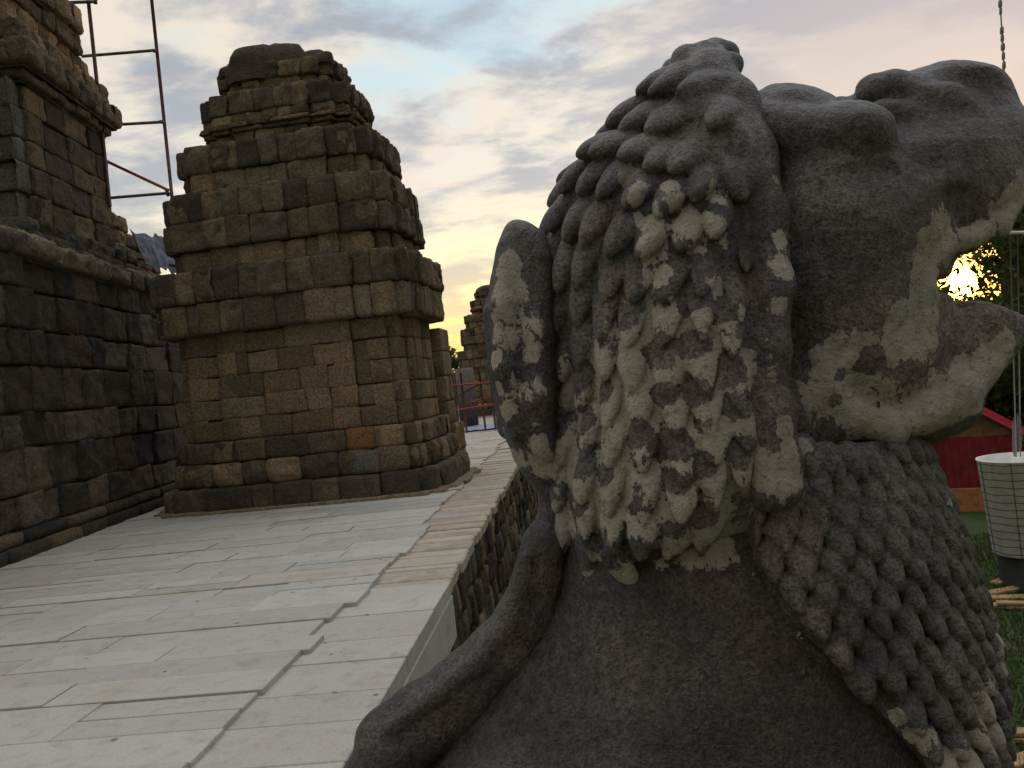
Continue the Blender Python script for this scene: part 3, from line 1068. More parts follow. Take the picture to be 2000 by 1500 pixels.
def tarp():
    # crumpled sheet lying over stones at the far end of the plinth
    nu, nv = 40, 26
    A = at(258, 470, 17.0); B_ = at(352, 490, 19.0); C_ = at(350, 524, 18.3); D_ = at(288, 524, 17.2)
    C_.z = D_.z = ZTOP + 0.02
    u, v = np.meshgrid(np.linspace(0, 1, nu), np.linspace(0, 1, nv), indexing='ij')
    P = ((1 - u)[..., None] * (1 - v)[..., None] * np.array(A) + u[..., None] * (1 - v)[..., None] * np.array(B_) + u[..., None] * v[..., None] * np.array(C_) + (1 - u)[..., None] * v[..., None] * np.array(D_))
    fl = P.reshape(-1, 3)
    rid = 1 - np.abs(vnoise(fl * np.array([1, 1, 1.4]), 3.2, 5))
    rid2 = 1 - np.abs(vnoise(fl, 7, 8))
    fl = fl + np.array([0, 0, 0.06]) + (0.16 * rid + 0.10 * rid2)[:, None] * np.array([0.1, -0.5, 0.8])
    idx = np.arange(nu * nv).reshape(nu, nv)
    Q = np.stack([idx[:-1, :-1], idx[1:, :-1], idx[1:, 1:], idx[:-1, 1:]], -1).reshape(-1, 4)
    o = np_mesh('tarpaulin', fl, Q, M['tarp'])
    sm = o.modifiers.new('t', 'SOLIDIFY'); sm.thickness = 0.01
    tag(o, 'crumpled blue grey tarpaulin on the plinth at the scaffolding foot', 'tarpaulin')


tarp()


def far_rail():
    Y = 30.0
    root = empty('red_barrier', (*at(915, 800, Y).xy, 0), 0, 'red tube barrier crossing the far end of the terrace', 'barrier')
    org = Vector((root.location.x, root.location.y, 0))

    def tube(name, a, b, r=0.035, m='rust'):
        t = MB()
        t.tube([a - org, b - org], r, 8)
        t.build(name, M[m], root, smooth=True)
    tube('rail', at(862, 755, Y), at(990, 744, Y))
    tube('rail', at(866, 805, Y), at(990, 786, Y))
    tube('brace', at(866, 790, Y + .1), at(935, 750, Y + .1), 0.03, 'ruststeel')
    tube('brace', at(905, 790, Y + .15), at(990, 765, Y + .15), 0.03, 'rust')
    for (px, p2) in ((884, 755), (901, 753), (938, 750), (958, 746), (985, 746)):
        q = at(px + 6, 800, Y + 0.05)
        t_ = at(px, p2 - 25, Y + 0.05)
        tube('post', Vector((q.x, q.y, 0)), Vector((q.x, q.y, t_.z)), 0.04, 'ruststeel')
    # fence sheets behind
    Y2 = 34.0
    a = at(878, 722, Y2); b = at(921, 718, Y2)
    r2 = empty('sheet_fence', ((a.x + b.x) / 2, Y2, 0), 0, 'grey brown corrugated sheet fence between the middle tower and the far tower', 'fence')
    n = 60
    x0, x1 = a.x - 3.0, b.x + 0.1
    for k in range(5):
        V = []
        w = (x1 - x0) / 5
        m_ = 24
        for i in range(m_ + 1):
            x = x0 + k * w + i / m_ * (w - 0.04)
            yy = Y2 + 0.03 * math.sin(i / m_ * 14 * math.pi) + 0.02 * (k % 2)
            for z in (0.0, a.z):
                V.append((x - r2.location.x, yy - Y2, z))
        Q = [(2 * i, 2 * i + 2, 2 * i + 3, 2 * i + 1) for i in range(m_)]
        o = np_mesh('sheet', np.array(V), np.array(Q), M['sheet'], r2)
        s_ = o.modifiers.new('s', 'SOLIDIFY'); s_.thickness = 0.01
    # blue ground sheet
    nu, nv = 30, 12
    u, v = np.meshgrid(np.linspace(0, 1, nu), np.linspace(0, 1, nv), indexing='ij')
    P = np.stack([-3.4 + 5 * u, 30.6 + 4 * v - 0.5 * u, 0.02 + 0 * u], -1).reshape(-1, 3)
    P[:, 2] += 0.03 * np.abs(fbm(P, 2.0, 3, 4)) + 0.02
    idx = np.arange(nu * nv).reshape(nu, nv)
    Q = np.stack([idx[:-1, :-1], idx[1:, :-1], idx[1:, 1:], idx[:-1, 1:]], -1).reshape(-1, 4)
    o = np_mesh('ground_sheet', P, Q, M['tarp2'])
    tag(o, 'pale blue plastic sheet spread flat under the red barrier', 'sheet')
    k = MB()
    c = floor_pt(912, 825)
    k.box((c[0], c[1], 0.06), (0.55, 0.3, 0.13), 0.1, tint=(.3, .7, .6), bev=0.03)
    k.box((c[0] + 0.05, c[1], 0.16), (0.3, 0.24, 0.08), 0.3, tint=(.3, .7, .6), bev=0.025)
    tag(k.build('stone_block', M['old']), 'small dark stone lying on the paving before the blue sheet', 'stone')


M['tarp2'] = flat_mat('pale_blue_sheet', (0.27, 0.31, 0.40), 0.45, 0.2, 3.0, 0.0, 0.5, 0.02)
far_rail()


def shed():
    zg = -2.5
    c = floor_pt(1925, 985, zg)
    root = empty('shed', (c[0] - 0.15, c[1], zg), -0.50, 'small red shed with a pitched red roof beyond the lion', 'shed')
    b = MB(); b.box((0, 0, 0.28), (2.6, 2.0, 0.56), bev=0.01); b.build('base', M['orange'], root)
    b = MB()
    b.box((0, 0, 1.16), (2.5, 1.9, 1.2), bev=0.01)
    for i in range(13):
        b.box((-1.2 + i * 0.2, -0.955, 1.16), (0.018, 0.012, 1.19))
    b.build('wall', M['redpaint'], root)
    g_ = MB()
    g_.v = [(-1.2, -0.93, 1.76), (1.2, -0.93, 1.76), (0, -0.93, 2.42), (-1.2, 0.93, 1.76), (1.2, 0.93, 1.76), (0, 0.93, 2.42)]
    g_.f = [(0, 1, 2), (5, 4, 3), (0, 2, 5, 3), (2, 1, 4, 5), (0, 3, 4, 1)]
    g_.t = [(0.5,) * 3] * 6
    g_.build('gable', M['ply'], root)
    for s in (-1, 1):
        r = MB()
        ang = math.atan2(0.66, 1.2)
        Mx = Matrix.Rotation(s * ang, 4, 'Y')
        r.box((s * 0.72, 0, 2.07), (1.68, 2.3, 0.045), bev=0.006, M=Mx)
        for i in range(12):
            y = -1.05 + i * 0.19
            r.box((s * 0.72 + 0.02 * s * 0.66, y, 2.105), (1.66, 0.03, 0.03), M=Mx)
        r.build('roof', M['redroof'], root)


shed()
sh = [o for o in SC.objects if o.name == 'shed'][0]
sh.scale = (0.78, 0.9, 1)


def bucket():
    zg = -2.5
    Y = 13.2
    cx = at(2003, 985, Y)
    root = empty('hoist_bucket', (cx.x, Y, zg), 0, 'white canvas tub ringed with black wires hanging over a black box', 'bucket')
    n = 48
    z0 = at(1992, 1080, Y).z - zg
    z1 = at(1985, 893, Y).z - zg
    r0, r1 = 0.53, 0.62
    V = []
    prof = [(r0 * 0.0, z0), (r0 * 0.96, z0), (r0, z0 + 0.02), (r1, z1 - 0.03), (r1 + 0.015, z1 - 0.02), (r1 + 0.015, z1), (r1 - 0.03, z1), (r1 - 0.05, z1 - 0.25), (0.0, z1 - 0.25)]
    for (r, z) in prof:
        for k in range(n):
            a = 2 * math.pi * k / n
            V.append((max(r, 0.002) * math.cos(a), max(r, 0.002) * math.sin(a), z))
    Q = [(i * n + k, i * n + (k + 1) % n, (i + 1) * n + (k + 1) % n, (i + 1) * n + k) for i in range(len(prof) - 1) for k in range(n)]
    np_mesh('tub', np.array(V), np.array(Q), M['canvas'], root)
    # wire rings and uprights
    for i in range(13):
        t = (i + 0.5) / 13
        z = z0 + (z1 - z0) * t
        r = r0 + (r1 - r0) * t + 0.006
        w = MB()
        w.tube([(r * math.cos(2 * math.pi * k / 40), r * math.sin(2 * math.pi * k / 40), z + 0.006 * math.sin(k * 1.3 + i)) for k in range(41)], 0.006, 5, cap=False)
        w.build('hoop', M['wire'], root)
    for k in range(7):
        a = 2 * math.pi * k / 7 + 0.35
        w = MB()
        w.tube([((r0 + 0.008) * math.cos(a), (r0 + 0.008) * math.sin(a), z0), ((r1 + 0.008) * math.cos(a), (r1 + 0.008) * math.sin(a), z1)], 0.005, 5)
        w.build('wire', M['wire'], root)
    # base box with hazard stripes
    b = MB()
    hb = z0 - 0.02
    b.box((0.02, 0, hb / 2), (0.75, 0.7, hb), bev=0.02)
    b.build('base', M['wire'], root)
    for i in range(7):
        s = MB()
        Mx = Matrix.Rotation(0.5 if i % 2 else -0.5, 4, 'Y')
        s.box((-0.24 + i * 0.075, -0.356, hb - 0.16), (0.022, 0.008, 0.1), M=Mx)
        s.build('stripe', M['white'], root)
    s = MB(); s.box((-0.02, -0.356, hb - 0.09), (0.6, 0.008, 0.012)); s.build('stripe', M['white'], root)
    s = MB(); s.box((-0.02, -0.356, hb - 0.23), (0.6, 0.008, 0.012)); s.build('stripe', M['white'], root)


bucket()


def crane_line():
    Y = 13.2
    org = at(1962, 100, Y)
    root = empty('hoist_cable', (org.x, Y, org.z), 0, 'grey hoist cable with shackles hanging down at the right', 'cable')

    def L(px, py, dy=0.0):
        return at(px, py, Y + dy) - Vector((org.x, Y, org.z))
    c = MB()
    c.tube([L(1945, -300), L(1953, 0), L(1964, 180), L(1975, 455)], 0.011, 6)
    c.build('cable', M['rope'], root, smooth=True)
    for (py, r) in ((8, .03), (22, .022), (60, .03), (75, .026), (92, .032), (110, .026), (128, .028)):
        k = MB()
        px = 1953 + (py / 180) * 11
        k.tube([L(px, py - 9), L(px, py - 5), L(px, py + 5), L(px, py + 9)], [0.008, r, r, 0.008], 8)
        k.build('knot', M['rope'], root, smooth=True)
    b = MB()
    b.tube([L(1966, 455), L(2080, 452)], 0.028, 10)
    b.build('spreader_bar', M['white'], root, smooth=True)
    for (p, q, y_) in (((1973, 458), (1985, 892), -0.1), ((1988, 458), (1993, 892), 0.1), ((2070, 455), (2030, 895), 0.0)):
        s = MB()
        s.tube([L(*p, y_), L(*q, y_)], 0.010, 6)
        s.build('sling', M['rope'], root, smooth=True)
    for (px, py) in ((1981, 860), (1990, 850)):
        s = MB()
        s.tube([L(px, py - 45), L(px, py - 30), L(px + 1, py + 20), L(px + 1, py + 32)], [0.012, 0.03, 0.034, 0.012], 8)
        s.build('turnbuckle', M['rope'], root, smooth=True)


crane_line()


def planks():
    rng = random.Random(2)
    spec = [(1965, 1120, 11.9, 0.5), (1972, 1145, 11.2, 0.2), (1985, 1185, 9.9, -0.6), (1978, 1165, 10.6, -0.3), (1985, 1440, 7.4, -0.4), (1990, 1475, 7.1, 0.3)]
    for i, (px, py, d, rz) in enumerate(spec):
        x, y = floor_pt(px + 30, py, -2.45)
        b = MB()
        b.box((0, 0, 0.03), (1.5, 0.18, 0.05), 0, bev=0.008)
        if i % 2 == 0:
            b.box((0.1, 0.03, 0.085), (1.1, 0.14, 0.045), 0.15, bev=0.008)
        labs = ['pale plank on the grass just beneath the white tub', 'pale board lying nearer than the plank beneath the white tub', 'thick board end in the middle of the stack below the tub',
                'slanting board between the tub and the lion chest', 'sawn timber in the grass at the lower right corner', 'lowest sawn timber at the bottom right corner of the photo']
        tag(b.build('plank', M['timber'], location=(x, y, -2.49 + 0.0 * i), rotation_euler=(0, 0, rz)), labs[i], 'timber', 'timber lying on the grass')


planks()


# ------------------------------------------------------------------ trees
def tree(name, loc, H, R, nleaf, label, group, seed, crown_lo=0.25, leaf=0.16, gapdir=None):
    rng = np.random.default_rng(seed)
    root = empty(name, loc, 0, label, 'tree', group)
    tr = MB()
    tr.tube([(0, 0, -0.1), (0.1, 0, H * 0.25), (-0.1, 0.1, H * 0.5), (0.1, 0, H * 0.85)], [0.045 * H * 0.6, 0.03 * H * 0.6, 0.02 * H * 0.6, 0.04], 8)
    ends = []
    for k in range(16):
        a = rng.uniform(0, 2 * math.pi)
        z0 = H * rng.uniform(crown_lo * 0.8, 0.8)
        rr = R * rng.uniform(0.5, 0.95)
        e = (rr * math.cos(a), rr * math.sin(a), z0 + H * rng.uniform(0.05, 0.25))
        tr.tube([(0, 0, z0), (e[0] * .5, e[1] * .5, z0 + (e[2] - z0) * .35), e], [0.02 * H * 0.4, 0.05, 0.015], 6)
        ends.append(e)
    tr.build('trunk', M['bark'], root, smooth=True)
    ncl = max(20, nleaf // 130)
    C = rng.normal(0, 1, (ncl, 3))
    C /= np.linalg.norm(C, axis=1)[:, None]
    rad = rng.uniform(0.35, 1.0, ncl) ** 0.5
    C = C * rad[:, None] * np.array([R, R, H * (1 - crown_lo) / 2]) + np.array([0, 0, H * (1 + crown_lo) / 2])
    C[:, 0] *= 1 + 0.15 * np.sin(C[:, 2] * 1.3 + seed)
    rc = rng.uniform(0.09, 0.2, ncl) * R * 1.6
    per = nleaf // ncl
    D = rng.normal(0, 1, (ncl, per, 3))
    D /= np.linalg.norm(D, axis=2)[..., None]
    D *= (rng.uniform(0, 1, (ncl, per, 1)) ** 0.4) * rc[:, None, None] * np.array([1.2, 1.2, 0.75])
    P = (C[:, None, :] + D).reshape(-1, 3)
    tint = np.repeat(np.clip(rng.normal(0.5, 0.28, ncl), 0, 1), per)
    n = len(P)
    if gapdir is not None:
        # a thin place in the crown: leaves thinned round a line through the crown
        wp = P + np.array(loc)
        o_, d_, rr, keep = gapdir
        rel = wp - np.array(o_)
        tt = rel @ np.array(d_)
        dist = np.linalg.norm(rel - tt[:, None] * np.array(d_), axis=1) + 0.5 * rr * vnoise(wp, 1.3, 3)
        m_ = (dist > rr) | ((rng.uniform(0, 1, n) < keep) & (dist > 0.5 * rr))
        P, tint = P[m_], tint[m_]
        n = len(P)
    A = rng.normal(0, 1, (n, 3)); A /= np.linalg.norm(A, axis=1)[:, None]
    B = np.cross(A, rng.normal(0, 1, (n, 3))); B /= np.linalg.norm(B, axis=1)[:, None]
    s = leaf * rng.uniform(0.6, 1.3, n)[:, None]
    V = np.stack([P - A * s, P - B * s * 0.45, P + A * s, P + B * s * 0.45], 1).reshape(-1, 3)
    Q = np.arange(n * 4).reshape(-1, 4)
    col = np.repeat(np.stack([np.clip(tint + rng.uniform(-.2, .2, n), 0, 1)] * 3, -1), 4, 0)
    np_mesh('crown', V, Q, M['leaf'], root, smooth=False, attrs={'tint': col})


sdir = (float(sdv.x), float(sdv.y), float(sdv.z))
eye = (0, 0, EYE)
gapd = (eye, sdir, 0.8, 0.10)
G2 = 'trees beyond the lion'
tree('tree', (17.0, 27.0, -2.5), 11.5, 5.5, 26000, 'dense dark tree hiding most of the sun behind the lion mouth', G2, 1, 0.05, gapdir=gapd)
tree('tree', (24.0, 24.0, -2.5), 15.5, 5.0, 24000, 'tall dark tree at the right edge above the white tub', G2, 2, 0.05)
tree('tree', (20.0, 19.0, -2.5), 6.5, 3.4, 12000, 'lower bushy tree behind the red shed', G2, 3, 0.0, 0.13)
tree('tree', (31.0, 20.0, -2.5), 12.0, 6.0, 14000, 'broad tree beyond the right border behind the tall one', G2, 5, 0.05)
tree('tree', (15.5, 40.0, -2.5), 9.0, 6.0, 12000, 'far tree behind the lion head', G2, 6, 0.05)
tree('tree', (-9.0, 88.0, -2.5), 9.8, 5.0, 7000, 'green tree top far away left of the small dark tower', 'far trees', 7, 0.1, 0.3)
tree('tree', (2.5, 95.0, -2.5), 7.0, 6.0, 6000, 'distant tree line piece behind the small dark tower', 'far trees', 8, 0.1, 0.3)


def wood():
    rng = np.random.default_rng(19)
    n = 30000
    x = rng.uniform(7, 36, n)
    top = np.minimum(11.0 + 2.0 * np.sin(x * 0.9) + 1.0 * np.sin(x * 2.3), 3 + (x - 6.5) * 2)
    z = -2.5 + (top + 2.5) * rng.uniform(0, 1, n) ** 0.8
    y = 52 + rng.normal(0, 2.2, n)
    m_ = (np.abs(np.arctan2(x, y) - SUN_AZ) > math.radians(2.2)) | (z > 8) | (z < 1.5)
    P = np.stack([x, y, z], -1)[m_]
    n = len(P)
    A = rng.normal(0, 1, (n, 3)); A /= np.linalg.norm(A, axis=1)[:, None]
    B = np.cross(A, rng.normal(0, 1, (n, 3))); B /= np.linalg.norm(B, axis=1)[:, None]
    s_ = 0.34 * rng.uniform(0.6, 1.3, n)[:, None]
    V = np.stack([P - A * s_, P - B * s_ * 0.5, P + A * s_, P + B * s_ * 0.5], 1).reshape(-1, 3)
    col = np.repeat(np.stack([rng.uniform(0, 0.8, n)] * 3, -1), 4, 0)
    o = np_mesh('far_wood', V, np.arange(4 * n).reshape(-1, 4), M['leaf'], smooth=False, attrs={'tint': col})
    tag(o, 'dark wood standing far behind the lion', 'wood', kind='stuff')


wood()


def grass():
    rng = np.random.default_rng(9)
    n = 45000
    x = rng.uniform(3.0, 11.5, n)
    y = rng.uniform(5.5, 17, n)
    P = np.stack([x, y, np.full(n, -2.5)], -1)
    h = rng.uniform(0.04, 0.15, n) * (0.7 + 0.5 * vnoise(P, 1.2, 2))
    a = rng.uniform(0, 2 * math.pi, n)
    dx = np.stack([np.cos(a), np.sin(a), 0 * a], -1) * 0.012
    ln = np.stack([rng.normal(0, 0.03, n), rng.normal(0, 0.03, n), h], -1)
    V = np.stack([P - dx, P + dx, P + ln + dx * 0.2, P + ln - dx * 0.2], 1).reshape(-1, 3)
    col = np.repeat(np.stack([rng.uniform(0.2, 1, n)] * 3, -1), 4, 0)
    o = np_mesh('grass', V, np.arange(4 * n).reshape(-1, 4), M['leaf'], smooth=False, attrs={'tint': col})
    tag(o, 'short green grass below the terrace at the lower right', 'grass', kind='stuff')


grass()


# ------------------------------------------------------------------ the stone lion
# local frame of the statue: s forward (towards the nose), w out of its left flank (towards the camera), z up
LYAW = math.radians(8.0)
LO = np.array([0.45, 1.38])
LF = np.array([math.cos(LYAW), math.sin(LYAW)])
LN = np.array([math.sin(LYAW), -math.cos(LYAW)])


def lp(px, py, w=0.0):
    """photo direction -> point on the plane at offset w of the statue's middle plane"""
    u, v = ray(px, py)
    t = (w + LO @ LN) / (u * LN[0] + LN[1])
    p = np.array([u * t, t]) - LO
    return np.array([p @ LF, w, EYE + v * t])


def cam_local():
    p = -LO
    return np.array([p @ LF, p @ LN, EYE])


class Field:
    """signed field of one part on its own grid"""
    def __init__(self, lo, hi, h):
        self.lo = np.array(lo, np.float32)
        self.h = h
        self.n = np.ceil((np.array(hi) - self.lo) / h).astype(int) + 1
        self.ax = [self.lo[i] + h * np.arange(self.n[i], dtype=np.float32) for i in range(3)]
        self.D = np.full(self.n, 1.0, np.float32)

    def box(self, c, r):
        i0 = np.maximum(((c - r - self.lo) / self.h).astype(int), 0)
        i1 = np.minimum(((c + r - self.lo) / self.h).astype(int) + 2, self.n)
        if np.any(i1 - i0 < 2): return None
        sl = tuple(slice(a, b) for a, b in zip(i0, i1))
        X, Y, Z = [self.ax[k][sl[k]] for k in range(3)]
        return sl, X[:, None, None], Y[None, :, None], Z[None, None, :]

    def smin(self, sl, d, k):
        a = self.D[sl]
        if k <= 0:
            self.D[sl] = np.minimum(a, d)
        else:
            hh = np.clip(0.5 + 0.5 * (a - d) / k, 0, 1)
            self.D[sl] = a * (1 - hh) + d * hh - k * hh * (1 - hh)

    def ellip(self, c, frame, rad, k=0.01, taper=0.0, sub=False, mirror=False, pw=2.0):
        """frame rows = axes a, b, n"""
        c = np.asarray(c, float)
        R = float(max(rad)) * 1.25 + 2.0 * k + 0.01
        g_ = self.box(c, R)
        if g_ is not None:
            sl, X, Y, Z = g_
            X, Y, Z = X - c[0], Y - c[1], Z - c[2]
            a = (X * frame[0][0] + Y * frame[0][1] + Z * frame[0][2]) / rad[0]
            b = (X * frame[1][0] + Y * frame[1][1] + Z * frame[1][2]) / rad[1]
            n = (X * frame[2][0] + Y * frame[2][1] + Z * frame[2][2]) / rad[2]
            if taper:
                b = b / np.clip(1 - taper * a, 0.35, 2.0)
            if pw == 2.0:
                q = np.sqrt(a * a + b * b + n * n)
            else:
                q = (np.abs(a) ** pw + np.abs(b) ** pw + np.abs(n) ** pw) ** (1 / pw)
            d = (q - 1) * min(rad)
            if sub:
                hh = np.clip(0.5 - 0.5 * (self.D[sl] + d) / max(k, 1e-5), 0, 1)
                self.D[sl] = self.D[sl] * (1 - hh) - d * hh + k * hh * (1 - hh)
            else:
                self.smin(sl, d, k)
        if mirror:
            c2 = c * np.array([1, -1, 1])
            f2 = [np.array(f) * np.array([1, -1, 1]) for f in frame]
            self.ellip(c2, f2, rad, k, taper, sub, False, pw)

    def capsule(self, pts, rads, k=0.01, mirror=False, sub=False):
        for i in range(len(pts) - 1):
            A, B = np.array(pts[i], float), np.array(pts[i + 1], float)
            ra, rb = rads[i], rads[i + 1]
            c = (A + B) / 2
            ext = np.abs(B - A) / 2 + max(ra, rb) + 2 * k + 0.01
            g_ = self.box(c, ext)
            if g_ is None: continue
            sl, X, Y, Z = g_
            d = B - A
            L2 = max(float(d @ d), 1e-9)
            t = np.clip(((X - A[0]) * d[0] + (Y - A[1]) * d[1] + (Z - A[2]) * d[2]) / L2, 0, 1)
            q = np.sqrt((X - A[0] - t * d[0]) ** 2 + (Y - A[1] - t * d[1]) ** 2 + (Z - A[2] - t * d[2]) ** 2) - (ra + (rb - ra) * t)
            if sub:
                hh = np.clip(0.5 - 0.5 * (self.D[sl] + q) / max(k, 1e-5), 0, 1)
                self.D[sl] = self.D[sl] * (1 - hh) - q * hh + k * hh * (1 - hh)
            else:
                self.smin(sl, q, k)
        if mirror:
            self.capsule([np.array(p) * np.array([1, -1, 1]) for p in pts], rads, k, False, sub)

    def inflate(self, poly, T, R, k=0.0, w0=0.0, tfun=None):
        """solid with the side outline poly (s,z pairs), half thickness T, edges rounded over R"""
        S, Z = np.meshgrid(self.ax[0], self.ax[2], indexing='ij')
        d2 = poly_sdf(S, Z, poly)
        Tm = T if tfun is None else tfun(S, Z)
        Tm = np.broadcast_to(Tm, S.shape)
        W = self.ax[1][None, :, None] - w0
        e = np.clip((R + d2) / R, 0, None)[:, None, :]
        q = np.sqrt(e ** 2 + (W / Tm[:, None, :]) ** 2)
        self.smin((slice(None),) * 3, ((q - 1) * min(R, T)).astype(np.float32), k)

    def noise(self, amp, scale, octs=3, seed=0):
        near = np.abs(self.D) < 0.03
        idx = np.argwhere(near)
        P = self.lo + idx * self.h
        self.D[near] += (fbm(P, scale, octs, seed) * amp).astype(np.float32)

    def sample(self, P):
        i = np.clip(((P - self.lo) / self.h), 0, self.n - 1.001)
        i0 = i.astype(int)
        f = i - i0
        r = 0
        for a in (0, 1):
            for b in (0, 1):
                for c in (0, 1):
                    w = (f[:, 0] if a else 1 - f[:, 0]) * (f[:, 1] if b else 1 - f[:, 1]) * (f[:, 2] if c else 1 - f[:, 2])
                    r = r + w * self.D[np.minimum(i0[:, 0] + a, self.n[0] - 1), np.minimum(i0[:, 1] + b, self.n[1] - 1), np.minimum(i0[:, 2] + c, self.n[2] - 1)]
        return r

    def normal(self, p, e=0.012):
        P = np.array([p + np.array(d) * e for d in ((1, 0, 0), (-1, 0, 0), (0, 1, 0), (0, -1, 0), (0, 0, 1), (0, 0, -1))])
        v = self.sample(P)
        n = np.array([v[0] - v[1], v[2] - v[3], v[4] - v[5]])
        return n / (np.linalg.norm(n) + 1e-9)

    def hit(self, px, py):
        c = cam_local()
        q = lp(px, py, 0.0)
        d = q - c
        L = np.linalg.norm(d)
        d = d / L
        ts = np.arange(L * 0.6, L * 1.35, 0.002)
        P = c + ts[:, None] * d
        v = self.sample(P)
        m_ = np.where(v < 0)[0]
        if len(m_) == 0:
            return None
        return P[m_[0]]

    def mesh(self):
        """surface nets"""
        D, n = self.D, self.n
        D[0], D[-1], D[:, 0], D[:, -1], D[:, :, 0], D[:, :, -1] = 1, 1, 1, 1, 1, 1
        ins = D < 0
        s = ins[:-1, :-1, :-1].astype(np.int8)
        cnt = np.zeros(np.array(ins.shape) - 1, np.int8)
        for a in (0, 1):
            for b in (0, 1):
                for c in (0, 1):
                    cnt += ins[a:n[0] - 1 + a, b:n[1] - 1 + b, c:n[2] - 1 + c]
        mixed = (cnt > 0) & (cnt < 8)
        cells = np.argwhere(mixed)
        vid = np.full(cnt.shape, -1, np.int32)
        vid[mixed] = np.arange(len(cells))
        acc = np.zeros((len(cells), 3), np.float64)
        num = np.zeros(len(cells))
        corners = [(a, b, c) for a in (0, 1) for b in (0, 1) for c in (0, 1)]
        for i, A in enumerate(corners):
            for B in corners[i + 1:]:
                if sum(abs(x - y) for x, y in zip(A, B)) != 1: continue
                da = D[cells[:, 0] + A[0], cells[:, 1] + A[1], cells[:, 2] + A[2]]
                db = D[cells[:, 0] + B[0], cells[:, 1] + B[1], cells[:, 2] + B[2]]
                m_ = (da < 0) != (db < 0)
                t = da[m_] / (da[m_] - db[m_])
                acc[m_] += cells[m_] + np.array(A) + t[:, None] * (np.array(B) - np.array(A))
                num[m_] += 1
        V = self.lo + (acc / num[:, None]) * self.h
        Q = []
        for ax in range(3):
            sl0 = [slice(None)] * 3
            sl1 = [slice(None)] * 3
            sl0[ax] = slice(0, -1)
            sl1[ax] = slice(1, None)
            a, b = ins[tuple(sl0)], ins[tuple(sl1)]
            E_ = np.argwhere(a != b)
            o1, o2 = [k for k in range(3) if k != ax]
            ok = (E_[:, o1] > 0) & (E_[:, o2] > 0) & (E_[:, o1] < n[o1] - 1) & (E_[:, o2] < n[o2] - 1)
            E_ = E_[ok]
            fl = a[E_[:, 0], E_[:, 1], E_[:, 2]]
            u = np.zeros(3, int); u[o1] = 1
            v = np.zeros(3, int); v[o2] = 1
            q = [vid[tuple((E_ - d).T)] for d in (u * 0, u, u + v, v)]
            q = np.stack(q, -1)
            flip = fl if ax != 1 else ~fl
            q[~flip] = q[~flip][:, ::-1]
            Q.append(q)
        Q = np.concatenate(Q)
        return V, Q


def poly_sdf(X, Y, poly):
    poly = np.asarray(poly, np.float32)
    d = np.full(X.shape, 1e9, np.float32)
    inside = np.zeros(X.shape, bool)
    n = len(poly)
    for i in range(n):
        ax_, ay = poly[i]
        bx, by = poly[(i + 1) % n]
        ex, ey = bx - ax_, by - ay
        wx, wy = X - ax_, Y - ay
        t = np.clip((wx * ex + wy * ey) / (ex * ex + ey * ey + 1e-12), 0, 1)
        d = np.minimum(d, (wx - t * ex) ** 2 + (wy - t * ey) ** 2)
        c = ((ay <= Y) & (by > Y)) | ((by <= Y) & (ay > Y))
        cross = (bx - ax_) * (Y - ay) / ((by - ay) if abs(by - ay) > 1e-9 else 1e-9) + ax_
        inside ^= c & (X < cross)
    return np.where(inside, -np.sqrt(d), np.sqrt(d))


def spline(pts, n=6):
    """Catmull-Rom through closed outline"""
    pts = np.asarray(pts, float)
    out = []
    N = len(pts)
    for i in range(N):
        p0, p1, p2, p3 = pts[(i - 1) % N], pts[i], pts[(i + 1) % N], pts[(i + 2) % N]
        for k in range(n):
            t = k / n
            out.append(0.5 * ((2 * p1) + (-p0 + p2) * t + (2 * p0 - 5 * p1 + 4 * p2 - p3) * t * t + (-p0 + 3 * p1 - 3 * p2 + p3) * t ** 3))
    return np.array(out)


def outline(pp, w=0.0, smooth=True):
    q = np.array([lp(x, y, w)[[0, 2]] for x, y in pp])
    return spline(q, 4) if smooth else q


def fr(a, n):
    a = np.asarray(a, float); n = np.asarray(n, float)
    n = n / np.linalg.norm(n)
    a = a - (a @ n) * n
    a = a / np.linalg.norm(a)
    b = np.cross(n, a)
    return [a, b, n]


